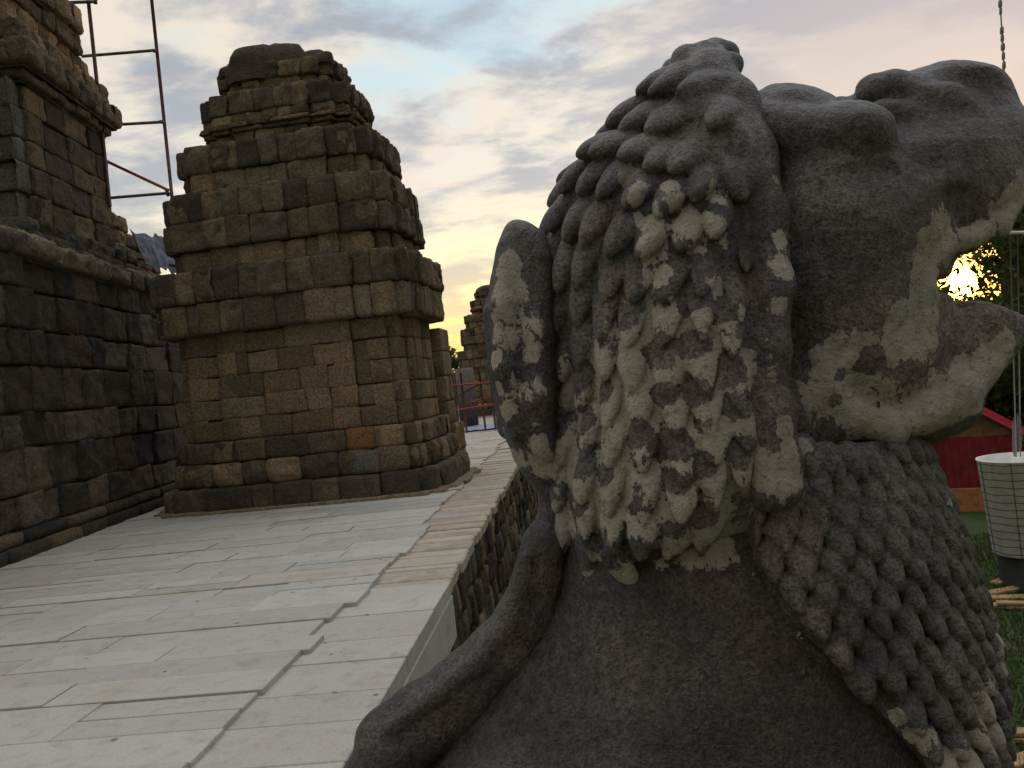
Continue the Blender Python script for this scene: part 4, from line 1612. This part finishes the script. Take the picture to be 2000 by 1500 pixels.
def lion():
    H = 0.003
    rng = np.random.default_rng(33)
    root = empty('lion_statue', (LO[0], LO[1], 0.0), LYAW, 'large weathered stone guardian lion seen close from behind, mouth open to the sun', 'statue')

    def emit(F, name, pale, warm=(), darks=(), part_shade=1.0):
        V, Q = F.mesh()
        pl = np.zeros(len(V), np.float32)
        for (c, r, s_) in pale:
            d = np.linalg.norm(V - np.asarray(c)[None], axis=1) / r
            pl = np.maximum(pl, s_ * np.clip(1.25 - 0.75 * d, 0, 1))
        for (c, r, s_) in darks:
            d = np.linalg.norm(V - np.asarray(c)[None], axis=1) / r
            pl = pl - s_ * np.clip(1.4 - d, 0, 1) * (pl > 0)
        wm = np.zeros(len(V), np.float32)
        for (c, r, s_) in warm:
            d = np.linalg.norm(V - np.asarray(c)[None], axis=1) / r
            wm = np.maximum(wm, s_ * np.clip(1.4 - d, 0, 1))
        # the frame has w to the camera: local x = s, local y = -w
        W = V.copy()
        W[:, 1] = -V[:, 1]
        return np_mesh(name, W, Q, M['lion'], root, attrs={'pale': pl, 'warm': wm, 'part_shade': np.full(len(V), part_shade, np.float32)})

    def spots(F, lst, k=1.0):
        r = []
        for (px, py, rp, s_) in lst:
            h = F.hit(px, py)
            if h is None: continue
            r.append((h, rp / F_PX * 1.45 * k, s_ * 1.05))
        return r

    # ---------- mane: base shape
    mo = [(1398, 100), (1345, 110), (1290, 150), (1235, 210), (1185, 270), (1138, 305), (1105, 365), (1085, 440), (1078, 520), (1082, 610), (1090, 700), (1095, 800), (1085, 900), (1095, 1000), (1120, 1080), (1160, 1120), (1240, 1110), (1330, 1090), (1400, 1070), (1450, 1040), (1500, 960), (1510, 850), (1500, 700), (1500, 560), (1500, 420), (1475, 300), (1450, 205), (1425, 160), (1408, 118)]
    MO = outline(mo)
    s0, s1 = MO[:, 0].min() - 0.06, MO[:, 0].max() + 0.09
    z0, z1 = MO[:, 1].min() - 0.07, MO[:, 1].max() + 0.05
    Fm = Field((s0, -0.31, z0), (s1, 0.31, z1), H)
    ctr = lp(1330, 640)

    def tf(S, Z):
        t = (Z - lp(1400, 90)[2]) / (lp(1400, 1000)[2] - lp(1400, 90)[2])
        return 0.10 + 0.135 * np.clip(np.sqrt(np.clip(t, 0, 1)) * 1.25, 0, 1)
    Fm.inflate(MO, 0.235, 0.21, 0, 0, tf)
    base_m = Fm.D.copy()
    # front ridge of the mane standing round the face
    rid = [(1385, 130), (1428, 200), (1465, 300), (1492, 420), (1512, 560), (1505, 680), (1498, 780)]
    rw = [0.055, 0.085, 0.13, 0.17, 0.20, 0.205, 0.20]
    rr = [0.022, 0.034, 0.036, 0.032, 0.026, 0.024, 0.028]
    Fm.capsule([lp(x, y, w) for (x, y), w in zip(rid, rw)], rr, 0.02, mirror=True)
    cols = [
        [(1300, 160), (1215, 250), (1140, 325), (1100, 410), (1082, 510), (1082, 610), (1092, 710)],
        [(1350, 130), (1262, 225), (1178, 310), (1136, 400), (1108, 500), (1100, 600), (1112, 710), (1112, 820), (1100, 930), (1098, 1010), (1118, 1090)],
        [(1380, 170), (1300, 245), (1215, 330), (1168, 430), (1142, 530), (1136, 630), (1148, 740), (1156, 850), (1148, 950), (1148, 1040), (1155, 1120)],
        [(1325, 280), (1258, 370), (1212, 470), (1188, 570), (1180, 670), (1196, 770), (1202, 870), (1200, 970), (1205, 1060), (1225, 1125)],
        [(1400, 230), (1345, 310), (1300, 400), (1258, 500), (1240, 600), (1236, 690), (1250, 790), (1262, 890), (1264, 985), (1262, 1070)],
        [(1390, 330), (1345, 430), (1310, 530), (1296, 630), (1304, 730), (1322, 820), (1332, 915), (1332, 1010), (1325, 1080)],
        [(1440, 260), (1430, 360), (1392, 450), (1368, 550), (1362, 650), (1376, 750), (1388, 850), (1390, 950), (1385, 1035)],
        [(1462, 440), (1432, 540), (1425, 650), (1436, 750), (1446, 850), (1445, 945)],
    ]
    locks = []
    for ci, c in enumerate(cols):
        c = np.array(c, float)
        seg = np.linalg.norm(np.diff(c, axis=0), axis=1)
        L = np.concatenate([[0], np.cumsum(seg)])
        step = 84
        pos = (0.5 if ci % 2 else 0.0) * step
        while pos < L[-1]:
            px = np.interp(pos, L, c[:, 0])
            py = np.interp(pos, L, c[:, 1])
            q2 = (np.interp(min(pos + 12, L[-1]), L, c[:, 0]), np.interp(min(pos + 12, L[-1]), L, c[:, 1]))
            q1 = (np.interp(max(pos - 12, 0), L, c[:, 0]), np.interp(max(pos - 12, 0), L, c[:, 1]))
            locks.append((px + rng.normal(0, 3), py + rng.normal(0, 5), q2[0] - q1[0], q2[1] - q1[1], ci, pos / L[-1]))
            pos += step * rng.uniform(0.92, 1.08)
    Fb = Field.__new__(Field)
    Fb.__dict__.update(Fm.__dict__)
    Fb.D = base_m
    lk = []
    for (px, py, dx, dy, ci, t) in locks:
        h = Fb.hit(px, py)
        if h is None:
            h = lp(px, py, 0.0)
        n = Fb.normal(h, 0.03)
        h2 = lp(px + dx, py + dy, h[1])
        ad = h2 - h
        if np.linalg.norm(ad) < 1e-4: ad = np.array([0, 0, -1.0])
        ad = ad / np.linalg.norm(ad)
        erode = (1.0 if ci < 3 or py < 520 else 0.82) if ci < 5 else (0.7 if ci == 5 else 0.5)
        if py < 430 and ci > 3: erode = 1.0
        big = 1.18 if py < 330 else 1.0
        wid = (0.021 if ci < 2 else 0.0225) * big * rng.uniform(0.93, 1.07)
        tl_ = 0.36 if py < 480 else 0.24
        long_ = 1.0 if py < 480 else 1.14
        f_ = fr(ad + tl_ * n, n - tl_ * ad)
        Fm.ellip(h + n * 0.002 * erode, f_, (0.045 * big * long_, wid * 1.03, (0.0180 if py < 480 else 0.0155) * erode), k=0.001, taper=0.30, mirror=True, pw=2.0)
        lk.append((h, n, ad, py, px))
    Fm.capsule([lp(1350, 118, .0), lp(1395, 103, .0), lp(1418, 108, .0)], [0.022, 0.020, 0.022], 0.012)
    Fm.capsule([lp(1365, 135, .05), lp(1425, 128, .05)], [0.024, 0.022], 0.010, mirror=True)
    # worn thick curls at the crown, near the front ridge
    for (px, py, w, r, q) in ((1385, 112, .03, .024, 1), (1345, 122, .03, .026, 1), (1385, 150, .07, .036, 1), (1340, 165, .08, .032, 1), (1430, 205, .10, .036, 1), (1375, 225, .12, .038, 1), (1440, 270, .135, .040, 1), (1400, 300, .15, .036, 1), (1455, 350, .165, .040, 1)):
        p = lp(px, py, w)
        Fm.ellip(p, fr((0.1, 0, -1), (0, 1, 0.25)), (r * 1.2, r * 1.05, r * 0.75), k=0.012, mirror=True)
    # groove between the ridge and the field of locks
    Fm.capsule([lp(x, y, w) for x, y, w in ((1478, 520, .215), (1470, 600, .235), (1468, 700, .24), (1462, 790, .235))], [0.006, 0.008, 0.008, 0.006], 0.006, mirror=True, sub=True)
    Fm.noise(0.0010, 34, 2, 5)
    Fm.noise(0.0025, 9, 2, 6)
    pale = spots(Fm, [(1225, 340, 18, .8), (1245, 380, 22, .9), (1262, 430, 26, .9), (1280, 480, 30, .95), (1310, 360, 16, .7), (1320, 400, 20, .8), (1345, 440, 36, .95), (1400, 385, 28, .85), (1385, 440, 36, .9), (1410, 470, 30, .8), (1355, 490, 26, .8),
                      (1290, 540, 26, .8), (1325, 610, 34, .8), (1260, 620, 34, .85), (1400, 560, 30, .8), (1420, 620, 30, .9), (1370, 640, 34, .8), (1525, 470, 18, .9), (1528, 520, 22, 1), (1522, 600, 18, .9), (1515, 350, 10, .7),
                      (1200, 640, 30, .7), (1170, 700, 34, .8), (1120, 760, 34, .95), (1230, 720, 60, .9), (1300, 720, 60, .9), (1390, 720, 60, .92), (1450, 700, 36, .8), (1150, 820, 50, .9), (1240, 830, 65, .9), (1340, 830, 65, .92), (1430, 830, 60, .92), (1090, 880, 40, 1),
                      (1120, 930, 50, .9), (1200, 930, 60, .85), (1300, 930, 60, .9), (1400, 930, 60, .88), (1470, 900, 36, .9), (1090, 1020, 36, 1), (1160, 1010, 45, .85), (1240, 1020, 50, .8), (1330, 1060, 40, .9), (1400, 1010, 45, .7), (1440, 1040, 36, .8), (1115, 1110, 26, .9), (1155, 1130, 20, .9), (1225, 1130, 34, .95), (1170, 1080, 26, .6), (1180, 780, 110, .72), (1300, 760, 120, .74), (1400, 760, 110, .74), (1180, 950, 110, .72), (1300, 930, 120, .72), (1420, 900, 90, .72), (1340, 640, 70, .66)])
    darks = []
    for (h, n, ad, py, px) in lk:
        r = rng.random()
        if py > 560 and r < 0.55:
            darks.append((h - ad * 0.006 + np.array([-0.008, 0, 0.004]), 0.0175 * rng.uniform(0.8, 1.4), 1.15))
        elif py > 600:
            darks.append((h - ad * 0.01, 0.009, 0.7))
    darks += spots(Fm, [(1340, 560, 24, 1.), (1345, 520, 16, 1.), (1440, 560, 22, .8), (1455, 650, 22, .8), (1340, 600, 14, 1)], 1)
    warm = spots(Fm, [(1180, 440, 50, .7), (1200, 560, 50, .8), (1450, 230, 40, .5), (1460, 330, 45, .5), (1240, 800, 120, .8), (1330, 720, 120, .7), (1480, 760, 60, .7), (1400, 960, 70, .9), (1300, 960, 90, .7), (1460, 560, 60, .6)])
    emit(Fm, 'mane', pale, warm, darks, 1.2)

    # ---------- ear lappet in front of the mane
    Fe = Field(lp(1430, 1040, .30) - [0.02, 0.16, 0.02], lp(1600, 720, .15) + [0.05, 0.16, 0.06], 0.0035)
    Fe.lo[1] = 0.10
    Fe = Field((lp(1430, 900, .2)[0] - 0.03, 0.10, lp(1500, 1020, .2)[2] - 0.03), (lp(1590, 900, .2)[0] + 0.05, 0.30, lp(1500, 730, .2)[2] + 0.05), 0.0035)
    Fe.ellip(lp(1497, 800, .208), fr((0.1, 0, -1), (0, 1, 0)), (0.046, 0.042, 0.034), 0.004)
    Fe.ellip(lp(1508, 905, .208), fr((0.05, 0, -1), (0, 1, 0)), (0.062, 0.040, 0.032), 0.02, pw=2.6)
    Fe.ellip(lp(1512, 955, .212), fr((0.0, 0, -1), (0, 1, 0)), (0.030, 0.034, 0.028), 0.012)
    Fe.noise(0.002, 22, 3, 3)
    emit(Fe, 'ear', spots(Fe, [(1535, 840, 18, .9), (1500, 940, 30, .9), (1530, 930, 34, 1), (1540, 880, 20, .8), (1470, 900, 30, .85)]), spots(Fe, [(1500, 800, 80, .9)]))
    V, Q = Fe.mesh()
    me_l = [o for o in SC.objects if o.name.startswith('ear')][-1]
    me2 = me_l.copy()
    me2.data = me_l.data.copy()
    SC.collection.objects.link(me2)
    co = np.empty(len(me2.data.vertices) * 3, np.float32)
    me2.data.vertices.foreach_get('co', co)
    co = co.reshape(-1, 3); co[:, 1] *= -1
    me2.data.vertices.foreach_set('co', co.ravel())
    me2.data.flip_normals()

    # ---------- head
    up = [(1440, 260), (1470, 190), (1530, 184), (1585, 200), (1620, 232), (1665, 252), (1688, 238), (1680, 205), (1682, 168), (1720, 152), (1790, 140), (1868, 132), (1918, 152), (1955, 200), (1985, 250), (1995, 310), (1985, 370), (1960, 425), (1925, 470), (1870, 498), (1832, 520), (1812, 560), (1812, 620), (1790, 700), (1730, 800), (1640, 820), (1560, 800), (1500, 820), (1450, 700), (1440, 450)]
    UO = outline(up)
    jaw = [(1560, 640), (1700, 620), (1800, 575), (1860, 566), (1912, 580), (1950, 608), (1958, 668), (1915, 714), (1862, 774), (1835, 842), (1750, 868), (1675, 858), (1610, 810), (1560, 740)]
    JO = outline(jaw)
    A_ = np.concatenate([UO, JO])
    Fh = Field((A_[:, 0].min() - 0.03, -0.27, A_[:, 1].min() - 0.06), (A_[:, 0].max() + 0.04, 0.27, A_[:, 1].max() + 0.03), H)
    sA, sB = lp(1500, 400)[0], lp(2000, 400)[0]

    def tu(S, Z):
        t = np.clip((S - sA) / (sB - sA), 0, 1)
        v = np.clip((Z - lp(1700, 330)[2]) / 0.12, 0, 1)
        return (0.185 - 0.075 * t) * (1 - 0.35 * v)
    Fh.inflate(UO, 0.18, 0.095, 0, 0, tu)

    def tj(S, Z):
        t = np.clip((S - sA) / (sB - sA), 0, 1)
        return 0.165 - 0.055 * t
    Fh.inflate(JO, 0.15, 0.055, 0.012, 0, tj)
    # cheek and muzzle masses
    Fh.ellip(lp(1650, 440, .10), fr((1, 0, 0), (0, 1, 0)), (0.14, 0.105, 0.10), 0.04, mirror=True)
    Fh.ellip(lp(1620, 560, .10), fr((1, 0, 0), (0, 1, 0)), (0.12, 0.10, 0.085), 0.04, mirror=True)
    Fh.ellip(lp(1850, 350, .07), fr((1, 0, 0.1), (0, 1, 0)), (0.12, 0.085, 0.075), 0.035, mirror=True)
    # brow roll overhanging the eye
    Fh.capsule([lp(1500, 250, .10), lp(1570, 262, .125), lp(1640, 268, .145), lp(1700, 280, .145)], [0.040, 0.042, 0.044, 0.034], 0.014, mirror=True)
    Fh.ellip(lp(1655, 250, .125), fr((1, 0, -0.25), (0, 1, 0.2)), (0.055, 0.040, 0.044), 0.015, mirror=True)
    Fh.capsule([lp(1500, 332, .20), lp(1600, 336, .205), lp(1690, 334, .20), lp(1740, 318, .185)], [0.010, 0.019, 0.018, 0.010], 0.008, mirror=True, sub=True)
    Fh.ellip(lp(1690, 350, .135), fr((1, 0, 0), (0, 1, 0)), (0.05, 0.028, 0.035), 0.02, mirror=True)
    # forehead swell
    Fh.ellip(lp(1530, 235, .05), fr((1, 0, 0), (0, 1, 0)), (0.075, 0.052, 0.07), 0.02, mirror=True)
    # scrolled nose
    Fh.capsule([lp(1706, 178, .05), lp(1745, 176, .055), lp(1790, 178, .06)], [0.026, 0.029, 0.027], 0.012, mirror=True)
    Fh.capsule([lp(1800, 196, .075), lp(1850, 205, .09), lp(1900, 240, .09)], [0.028, 0.032, 0.026], 0.014, mirror=True)
    Fh.ellip(lp(1760, 235, .085), fr((1, 0, -0.4), (0, 1, 0)), (0.055, 0.030, 0.03), 0.018, mirror=True)
    Fh.ellip(lp(1875, 175, .02), fr((1, 0, -0.3), (0, 1, 0)), (0.075, 0.038, 0.07), 0.02, mirror=True)
    Fh.ellip(lp(1775, 318, .085), fr((1, 0, 0.0), (0, 1, 0)), (0.07, 0.045, 0.06), 0.025, mirror=True)
    Fh.ellip(lp(1950, 300, .06), fr((0.5, 0, -1), (0, 1, 0)), (0.075, 0.055, 0.055), 0.03, mirror=True)
    # fold over the muzzle
    Fh.capsule([lp(1768, 400, .150), lp(1800, 365, .152), lp(1850, 350, .145), lp(1905, 362, .13)], [0.010, 0.014, 0.014, 0.010], 0.016, mirror=True)
    # thick lip running round the corner of the mouth
    lipp = [(1985, 385, .105), (1945, 440, .118), (1890, 468, .130), (1850, 470, .137), (1818, 500, .145), (1806, 560, .150), (1806, 620, .150), (1800, 690, .146), (1760, 730, .150)]
    Fh.capsule([lp(*q) for q in lipp], [0.018, 0.020, 0.018, 0.020, 0.021, 0.020, 0.019, 0.020, 0.018], 0.010, mirror=True)
    # lower lip
    lip2 = [(1948, 668, .085), (1908, 712, .105), (1866, 760, .122), (1800, 805, .135), (1740, 835, .140), (1660, 815, .142), (1615, 750, .145), (1605, 695, .148)]
    Fh.capsule([lp(*q) for q in lip2], [0.017, 0.024, 0.026, 0.026, 0.024, 0.024, 0.022, 0.018], 0.014, mirror=True)
    Fh.ellip(lp(1690, 735, .085), fr((1, 0, 0), (0, 1, 0)), (0.115, 0.080, 0.066), 0.02, mirror=True)
    Fh.ellip(lp(1655, 262, .150), fr((1, 0, 0.0), (0, 1, 0)), (0.070, 0.046, 0.052), 0.012, mirror=True)
    Fh.capsule([lp(1480, 338, .20), lp(1600, 345, .215), lp(1690, 343, .215), lp(1745, 330, .19)], [0.012, 0.022, 0.022, 0.010], 0.006, mirror=True, sub=True)
    Fh.ellip(lp(1555, 790, .09), fr((1, 0, 0), (0, 1, 0)), (0.09, 0.085, 0.075), 0.03, mirror=True)
    # open the mouth right through, roof arched
    mp = [(1828, 549), (1828, 570), (1860, 564), (1930, 574), (2080, 620), (2100, 445), (1990, 474), (1930, 519), (1880, 540)]
    MP = outline(mp, 0.155, False)
    S, Z = np.meshgrid(Fh.ax[0], Fh.ax[2], indexing='ij')
    dm = poly_sdf(S, Z, MP)[:, None, :] + 0 * Fh.ax[1][None, :, None]
    k_ = 0.010
    hh = np.clip(0.5 - 0.5 * (Fh.D + dm) / k_, 0, 1)
    Fh.D = (Fh.D * (1 - hh) - dm * hh + k_ * hh * (1 - hh)).astype(np.float32)
    Fh.noise(0.0016, 30, 3, 15)
    Fh.noise(0.004, 7, 2, 16)
    pale = spots(Fh, [(1840, 440, 34, 1), (1810, 480, 34, 1), (1800, 530, 30, 1), (1808, 570, 34, 1), (1800, 620, 30, 1), (1765, 620, 26, 1), (1760, 660, 40, 1), (1790, 670, 36, 1), (1745, 690, 24, .9), (1650, 690, 40, 1), (1610, 710, 34, 1), (1690, 670, 24, .9),
                      (1640, 770, 55, 1.1), (1690, 800, 50, 1.1), (1620, 730, 34, 1), (1750, 830, 50, 1.1), (1800, 805, 50, 1.1), (1850, 780, 46, 1.1), (1900, 750, 44, 1.1), (1940, 715, 40, 1.1), (1965, 670, 26, 1.), (1680, 750, 34, .9), (1730, 760, 26, .8),
                      (1985, 385, 26, 1), (1960, 420, 34, 1), (1920, 450, 34, 1), (1890, 465, 30, 1), (1860, 490, 30, 1), (1900, 495, 30, 1), (1995, 350, 16, 1), (1540, 650, 12, .8), (1575, 630, 10, .7), (1525, 690, 16, .8)])
    darks = spots(Fh, [(1700, 705, 22, .9), (1632, 780, 12, 1.), (1640, 735, 14, .7)])
    warm = spots(Fh, [(1700, 640, 90, .8), (1800, 650, 90, .8), (1900, 650, 90, 1.1), (1850, 620, 60, 1.2), (1780, 720, 70, .9), (1600, 620, 80, .6), (1920, 400, 60, .7)])
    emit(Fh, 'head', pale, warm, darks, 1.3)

    # ---------- tail tuft behind the mane and tail over the back
    tu_ = [(1000, 434), (1038, 444), (1070, 478), (1098, 560), (1105, 700), (1100, 830), (1110, 920), (1095, 985), (1060, 960), (1030, 935), (1000, 885), (975, 810), (962, 720), (957, 620), (962, 530), (976, 465)]
    TO = outline(tu_)
    Ft = Field((TO[:, 0].min() - 0.4, -0.12, lp(760, 1800)[2]), (TO[:, 0].max() + 0.06, 0.12, TO[:, 1].max() + 0.03), H)
    Ft.inflate(TO, 0.062, 0.055, 0, 0)
    Ft.capsule([lp(995, 480, .03), lp(985, 600, .04), lp(990, 720, .045), lp(1010, 840, .045)], [0.012, 0.020, 0.022, 0.018], 0.014, mirror=True)
    Ft.capsule([lp(1052, 510, .045), lp(1052, 650, .055), lp(1050, 780, .06), lp(1060, 880, .05)], [0.016, 0.020, 0.024, 0.020], 0.012, mirror=True)
    Ft.capsule([lp(1020, 500, .065), lp(1012, 640, .072), lp(1022, 780, .075)], [0.003, 0.006, 0.004], 0.008, mirror=True, sub=True)
    tl = [(1075, 940), (1080, 1010), (1062, 1060), (1050, 1130), (1030, 1200), (985, 1275), (910, 1345), (830, 1405), (770, 1455), (735, 1530), (740, 1640), (790, 1750)]
    tr_ = [26, 30, 42, 47, 54, 62, 64, 66, 68, 62, 56, 50]
    Ft.capsule([lp(x, y, .0) for x, y in tl], [r / F_PX * 1.37 for r in tr_], 0.012)
    Ft.capsule([lp(1030, 1090, .03), lp(1005, 1200, .035), lp(940, 1290, .04), lp(850, 1360, .045), lp(760, 1425, .045)], [0.012, 0.018, 0.018, 0.016, 0.012], 0.012)
    Ft.noise(0.0016, 30, 3, 25)
    Ft.noise(0.004, 8, 2, 26)
    pale = spots(Ft, [(975, 640, 26, .6), (1000, 660, 30, .55), (1010, 620, 30, .5), (1000, 760, 34, .55), (1045, 760, 30, .55), (1050, 640, 26, .5),(985, 520, 24, .95), (992, 570, 28, .95), (985, 610, 20, .8), (966, 660, 12, .9), (968, 700, 16, .9), (975, 760, 16, .9), (990, 800, 20, .9), (1040, 690, 20, .85), (1032, 660, 14, .8), (985, 840, 14, .7), (1010, 900, 26, 1), (1060, 905, 30, 1), (1050, 870, 22, .9), (1045, 830, 10, .6), (965, 620, 9, .8)])
    warm = spots(Ft, [(1060, 1130, 60, .9), (1020, 1260, 60, .7), (880, 1400, 60, .7), (1030, 780, 60, .7)])
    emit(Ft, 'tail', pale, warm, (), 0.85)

    # ---------- trunk of the body: smooth back and flank, haunches and forelegs
    bo = [(1120, 1000), (1095, 1100), (1060, 1210), (985, 1310), (905, 1400), (840, 1480), (790, 1600), (770, 1800), (800, 2100), (1200, 2150), (1500, 2000), (1760, 2100), (1800, 1900), (1790, 1600), (1770, 1400), (1740, 1200), (1700, 1000), (1640, 860), (1500, 780), (1250, 850)]
    BO = outline(bo)
    Fbd = Field((BO[:, 0].min() - 0.05, -0.36, BO[:, 1].min() - 0.05), (BO[:, 0].max() + 0.05, 0.36, BO[:, 1].max() + 0.02), 0.006)

    zt = lp(1300, 1000)[2]

    def tb(S, Z):
        t = np.clip((zt - Z) / 0.35, 0, 1)
        return 0.17 + 0.085 * t
    Fbd.inflate(BO, 0.25, 0.23, 0, 0, tb)
    Fbd.ellip(lp(1050, 1850, .18), fr((0.3, 0, -1), (0, 1, 0)), (0.26, 0.19, 0.14), 0.05, mirror=True)
    Fbd.capsule([lp(1750, 1600, .16), lp(1760, 2150, .17)], [0.10, 0.075], 0.05, mirror=True)
    Fbd.noise(0.0045, 6, 2, 36)
    # collar of plaster left along the edge of the bib
    seam = [(1420, 1080), (1465, 1120), (1505, 1175), (1560, 1240), (1610, 1285), (1660, 1330)]
    sp_ = [Fbd.hit(*q) for q in seam]
    Fbd.capsule([p for p in sp_ if p is not None], [0.008] * len([p for p in sp_ if p is not None]), 0.008)
    warm = spots(Fbd, [(1400, 1120, 60, .9), (1250, 1290, 120, .5), (1500, 1250, 90, .7), (1330, 1130, 40, .6), (1600, 1330, 60, .6), (1450, 1400, 120, .4)])
    pale = spots(Fbd, [(1430, 1085, 16, .7), (1345, 1085, 26, .9), (1400, 1075, 30, .9), (1290, 1095, 16, .8), (1465, 1120, 12, .62), (1505, 1175, 12, .6), (1560, 1240, 10, .5)])
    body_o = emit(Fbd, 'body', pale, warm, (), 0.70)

    # ---------- chest bib of scales
    # axis of the neck and breast leans forward going down
    zc0, zc1 = lp(1700, 800)[2], lp(1900, 1640)[2]
    Fc = Field((lp(1440, 1100)[0] - 0.05, -0.33, zc1 - 0.02), (lp(1990, 1500)[0] + 0.10, 0.33, zc0 + 0.02), 0.0032)
    S, W, Z = Fc.ax[0][:, None, None], Fc.ax[1][None, :, None], Fc.ax[2][None, None, :]

    sil = [(1755, 800), (1765, 880), (1798, 960), (1822, 1040), (1850, 1130), (1868, 1230), (1878, 1350), (1885, 1500), (1885, 1700)]
    silp = np.array([lp(x, y)[[0, 2]] for x, y in sil])
    zs = silp[::-1, 1]

    def front(z):
        return np.interp(z, zs, silp[::-1, 0])

    def halfw(z):
        return np.interp(z, [zc1, lp(1700, 1300)[2], lp(1700, 1050)[2], lp(1700, 880)[2], zc0], [0.285, 0.262, 0.225, 0.185, 0.17])

    def leng(z):
        return np.interp(z, [zc1, lp(1700, 1300)[2], lp(1700, 900)[2], zc0], [0.30, 0.29, 0.25, 0.22])
    fz, hz, lz = front(Z), halfw(Z), leng(Z)
    Fc.D = ((np.sqrt(((S - (fz - lz)) / lz) ** 2 + (W / hz) ** 2) - 1) * 0.2).astype(np.float32)
    Fc.D = np.maximum(Fc.D, (Z - zc0 + 0.03).astype(np.float32) + 0 * Fc.D)
    # the bib ends along a sloping line on the flank
    e0, e1 = lp(1415, 1070, .2), lp(1815, 1500, .27)
    dl = np.array([e1[0] - e0[0], e1[2] - e0[2]]); dl /= np.linalg.norm(dl)
    nl = np.array([-dl[1], dl[0]])          # towards the breast
    if nl @ (np.array([lp(1850, 1100, .2)[0], lp(1850, 1100, .2)[2]]) - np.array([e0[0], e0[2]])) < 0: nl = -nl
    cutd = -((S - e0[0]) * nl[0] + (Z - e0[2]) * nl[1])
    Fc.D = np.maximum(Fc.D, cutd.astype(np.float32) + 0 * Fc.D) + 0.004
    base_c = Fc.D.copy()
    nrow = 0
    z = zc0 - 0.055
    lkc = []
    darkc = []
    while z > zc1 + 0.03:
        n_ = 25
        for i in range(-n_, n_ + 1):
            ph = (i + (0.5 if nrow % 2 else 0.0)) * math.radians(8.9)
            ph += 0.0
            # rows sink towards the flank? scales run slantwise: shift height with the angle
            zz = z + 0.055 * (abs(ph) ** 1.0) * 0.9
            if abs(ph) > math.radians(125) or zz > zc0 - 0.04 or zz < zc1: continue
            f_, h_, l_ = float(front(zz)), float(halfw(zz)), float(leng(zz))
            p = np.array([f_ - l_ + l_ * math.cos(ph), h_ * math.sin(ph), zz])
            inside = (p[0] - e0[0]) * nl[0] + (p[2] - e0[2]) * nl[1]
            if inside < 0.010: continue
            n = np.array([math.cos(ph) / l_, math.sin(ph) / h_, 0.0]); n /= np.linalg.norm(n)
            n[2] = -0.08
            ad = np.array([0.16 if abs(ph) < 2 else 0.1, 0.0, -1.0])
            wear = 1.0
            if zz > lp(1600, 950, .2)[2] and abs(ph) > 1.0: wear = 0.7
            if zz > lp(1600, 900, .2)[2]: wear *= 0.6
            jr = rng.uniform(0.9, 1.08)
            p = p + np.array([0, 0, rng.normal(0, 0.0025)])
            Fc.ellip(p + n * 0.003, fr(ad + 0.62 * n, n - 0.62 * ad), (0.0345 * jr, 0.0198 * jr, 0.0165 * (0.5 + 0.5 * wear)), k=0.001, taper=0.36, pw=2.0)
            lkc.append((p, ph))
        z -= 0.0375
        nrow += 1
    Fc.noise(0.0009, 34, 2, 45)
    Fc.noise(0.002, 9, 2, 46)
    pale = spots(Fc, [(1945, 1240, 30, .75), (1955, 1290, 26, .8), (1935, 1380, 34, .95), (1950, 1430, 36, .95), (1900, 1480, 34, .9), (1870, 1500, 34, .9), (1805, 1440, 24, .9), (1755, 1400, 14, .8), (1800, 1470, 16, .8), (1858, 980, 10, .7), (1930, 1140, 9, .6), (1560, 870, 20, .7), (1580, 1000, 8, .5)])
    warm = spots(Fc, [(1540, 1060, 60, .9), (1500, 1040, 60, .9), (1600, 1200, 50, .5), (1640, 1290, 40, .7)])
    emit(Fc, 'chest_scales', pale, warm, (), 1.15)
    return root


lion_root = lion()

# pedestal carrying the lion, beside the terrace edge
pd = MB()
zb_ = lp(1300, 2120)[2]
pd.box((0.12, 0, zb_ - 0.06), (1.7, 0.95, 0.14), bev=0.02, tint=(.4, .3, .6))
pd.box((0.12, 0, (zb_ - 0.13 - 2.5) / 2), (1.5, 0.85, zb_ - 0.13 + 2.5), bev=0.02, tint=(.4, .3, .6))
tag(pd.build('pedestal', M['old'], location=(LO[0], LO[1], 0), rotation_euler=(0, 0, LYAW)), 'square stone pedestal block carrying the lion statue', 'pedestal')
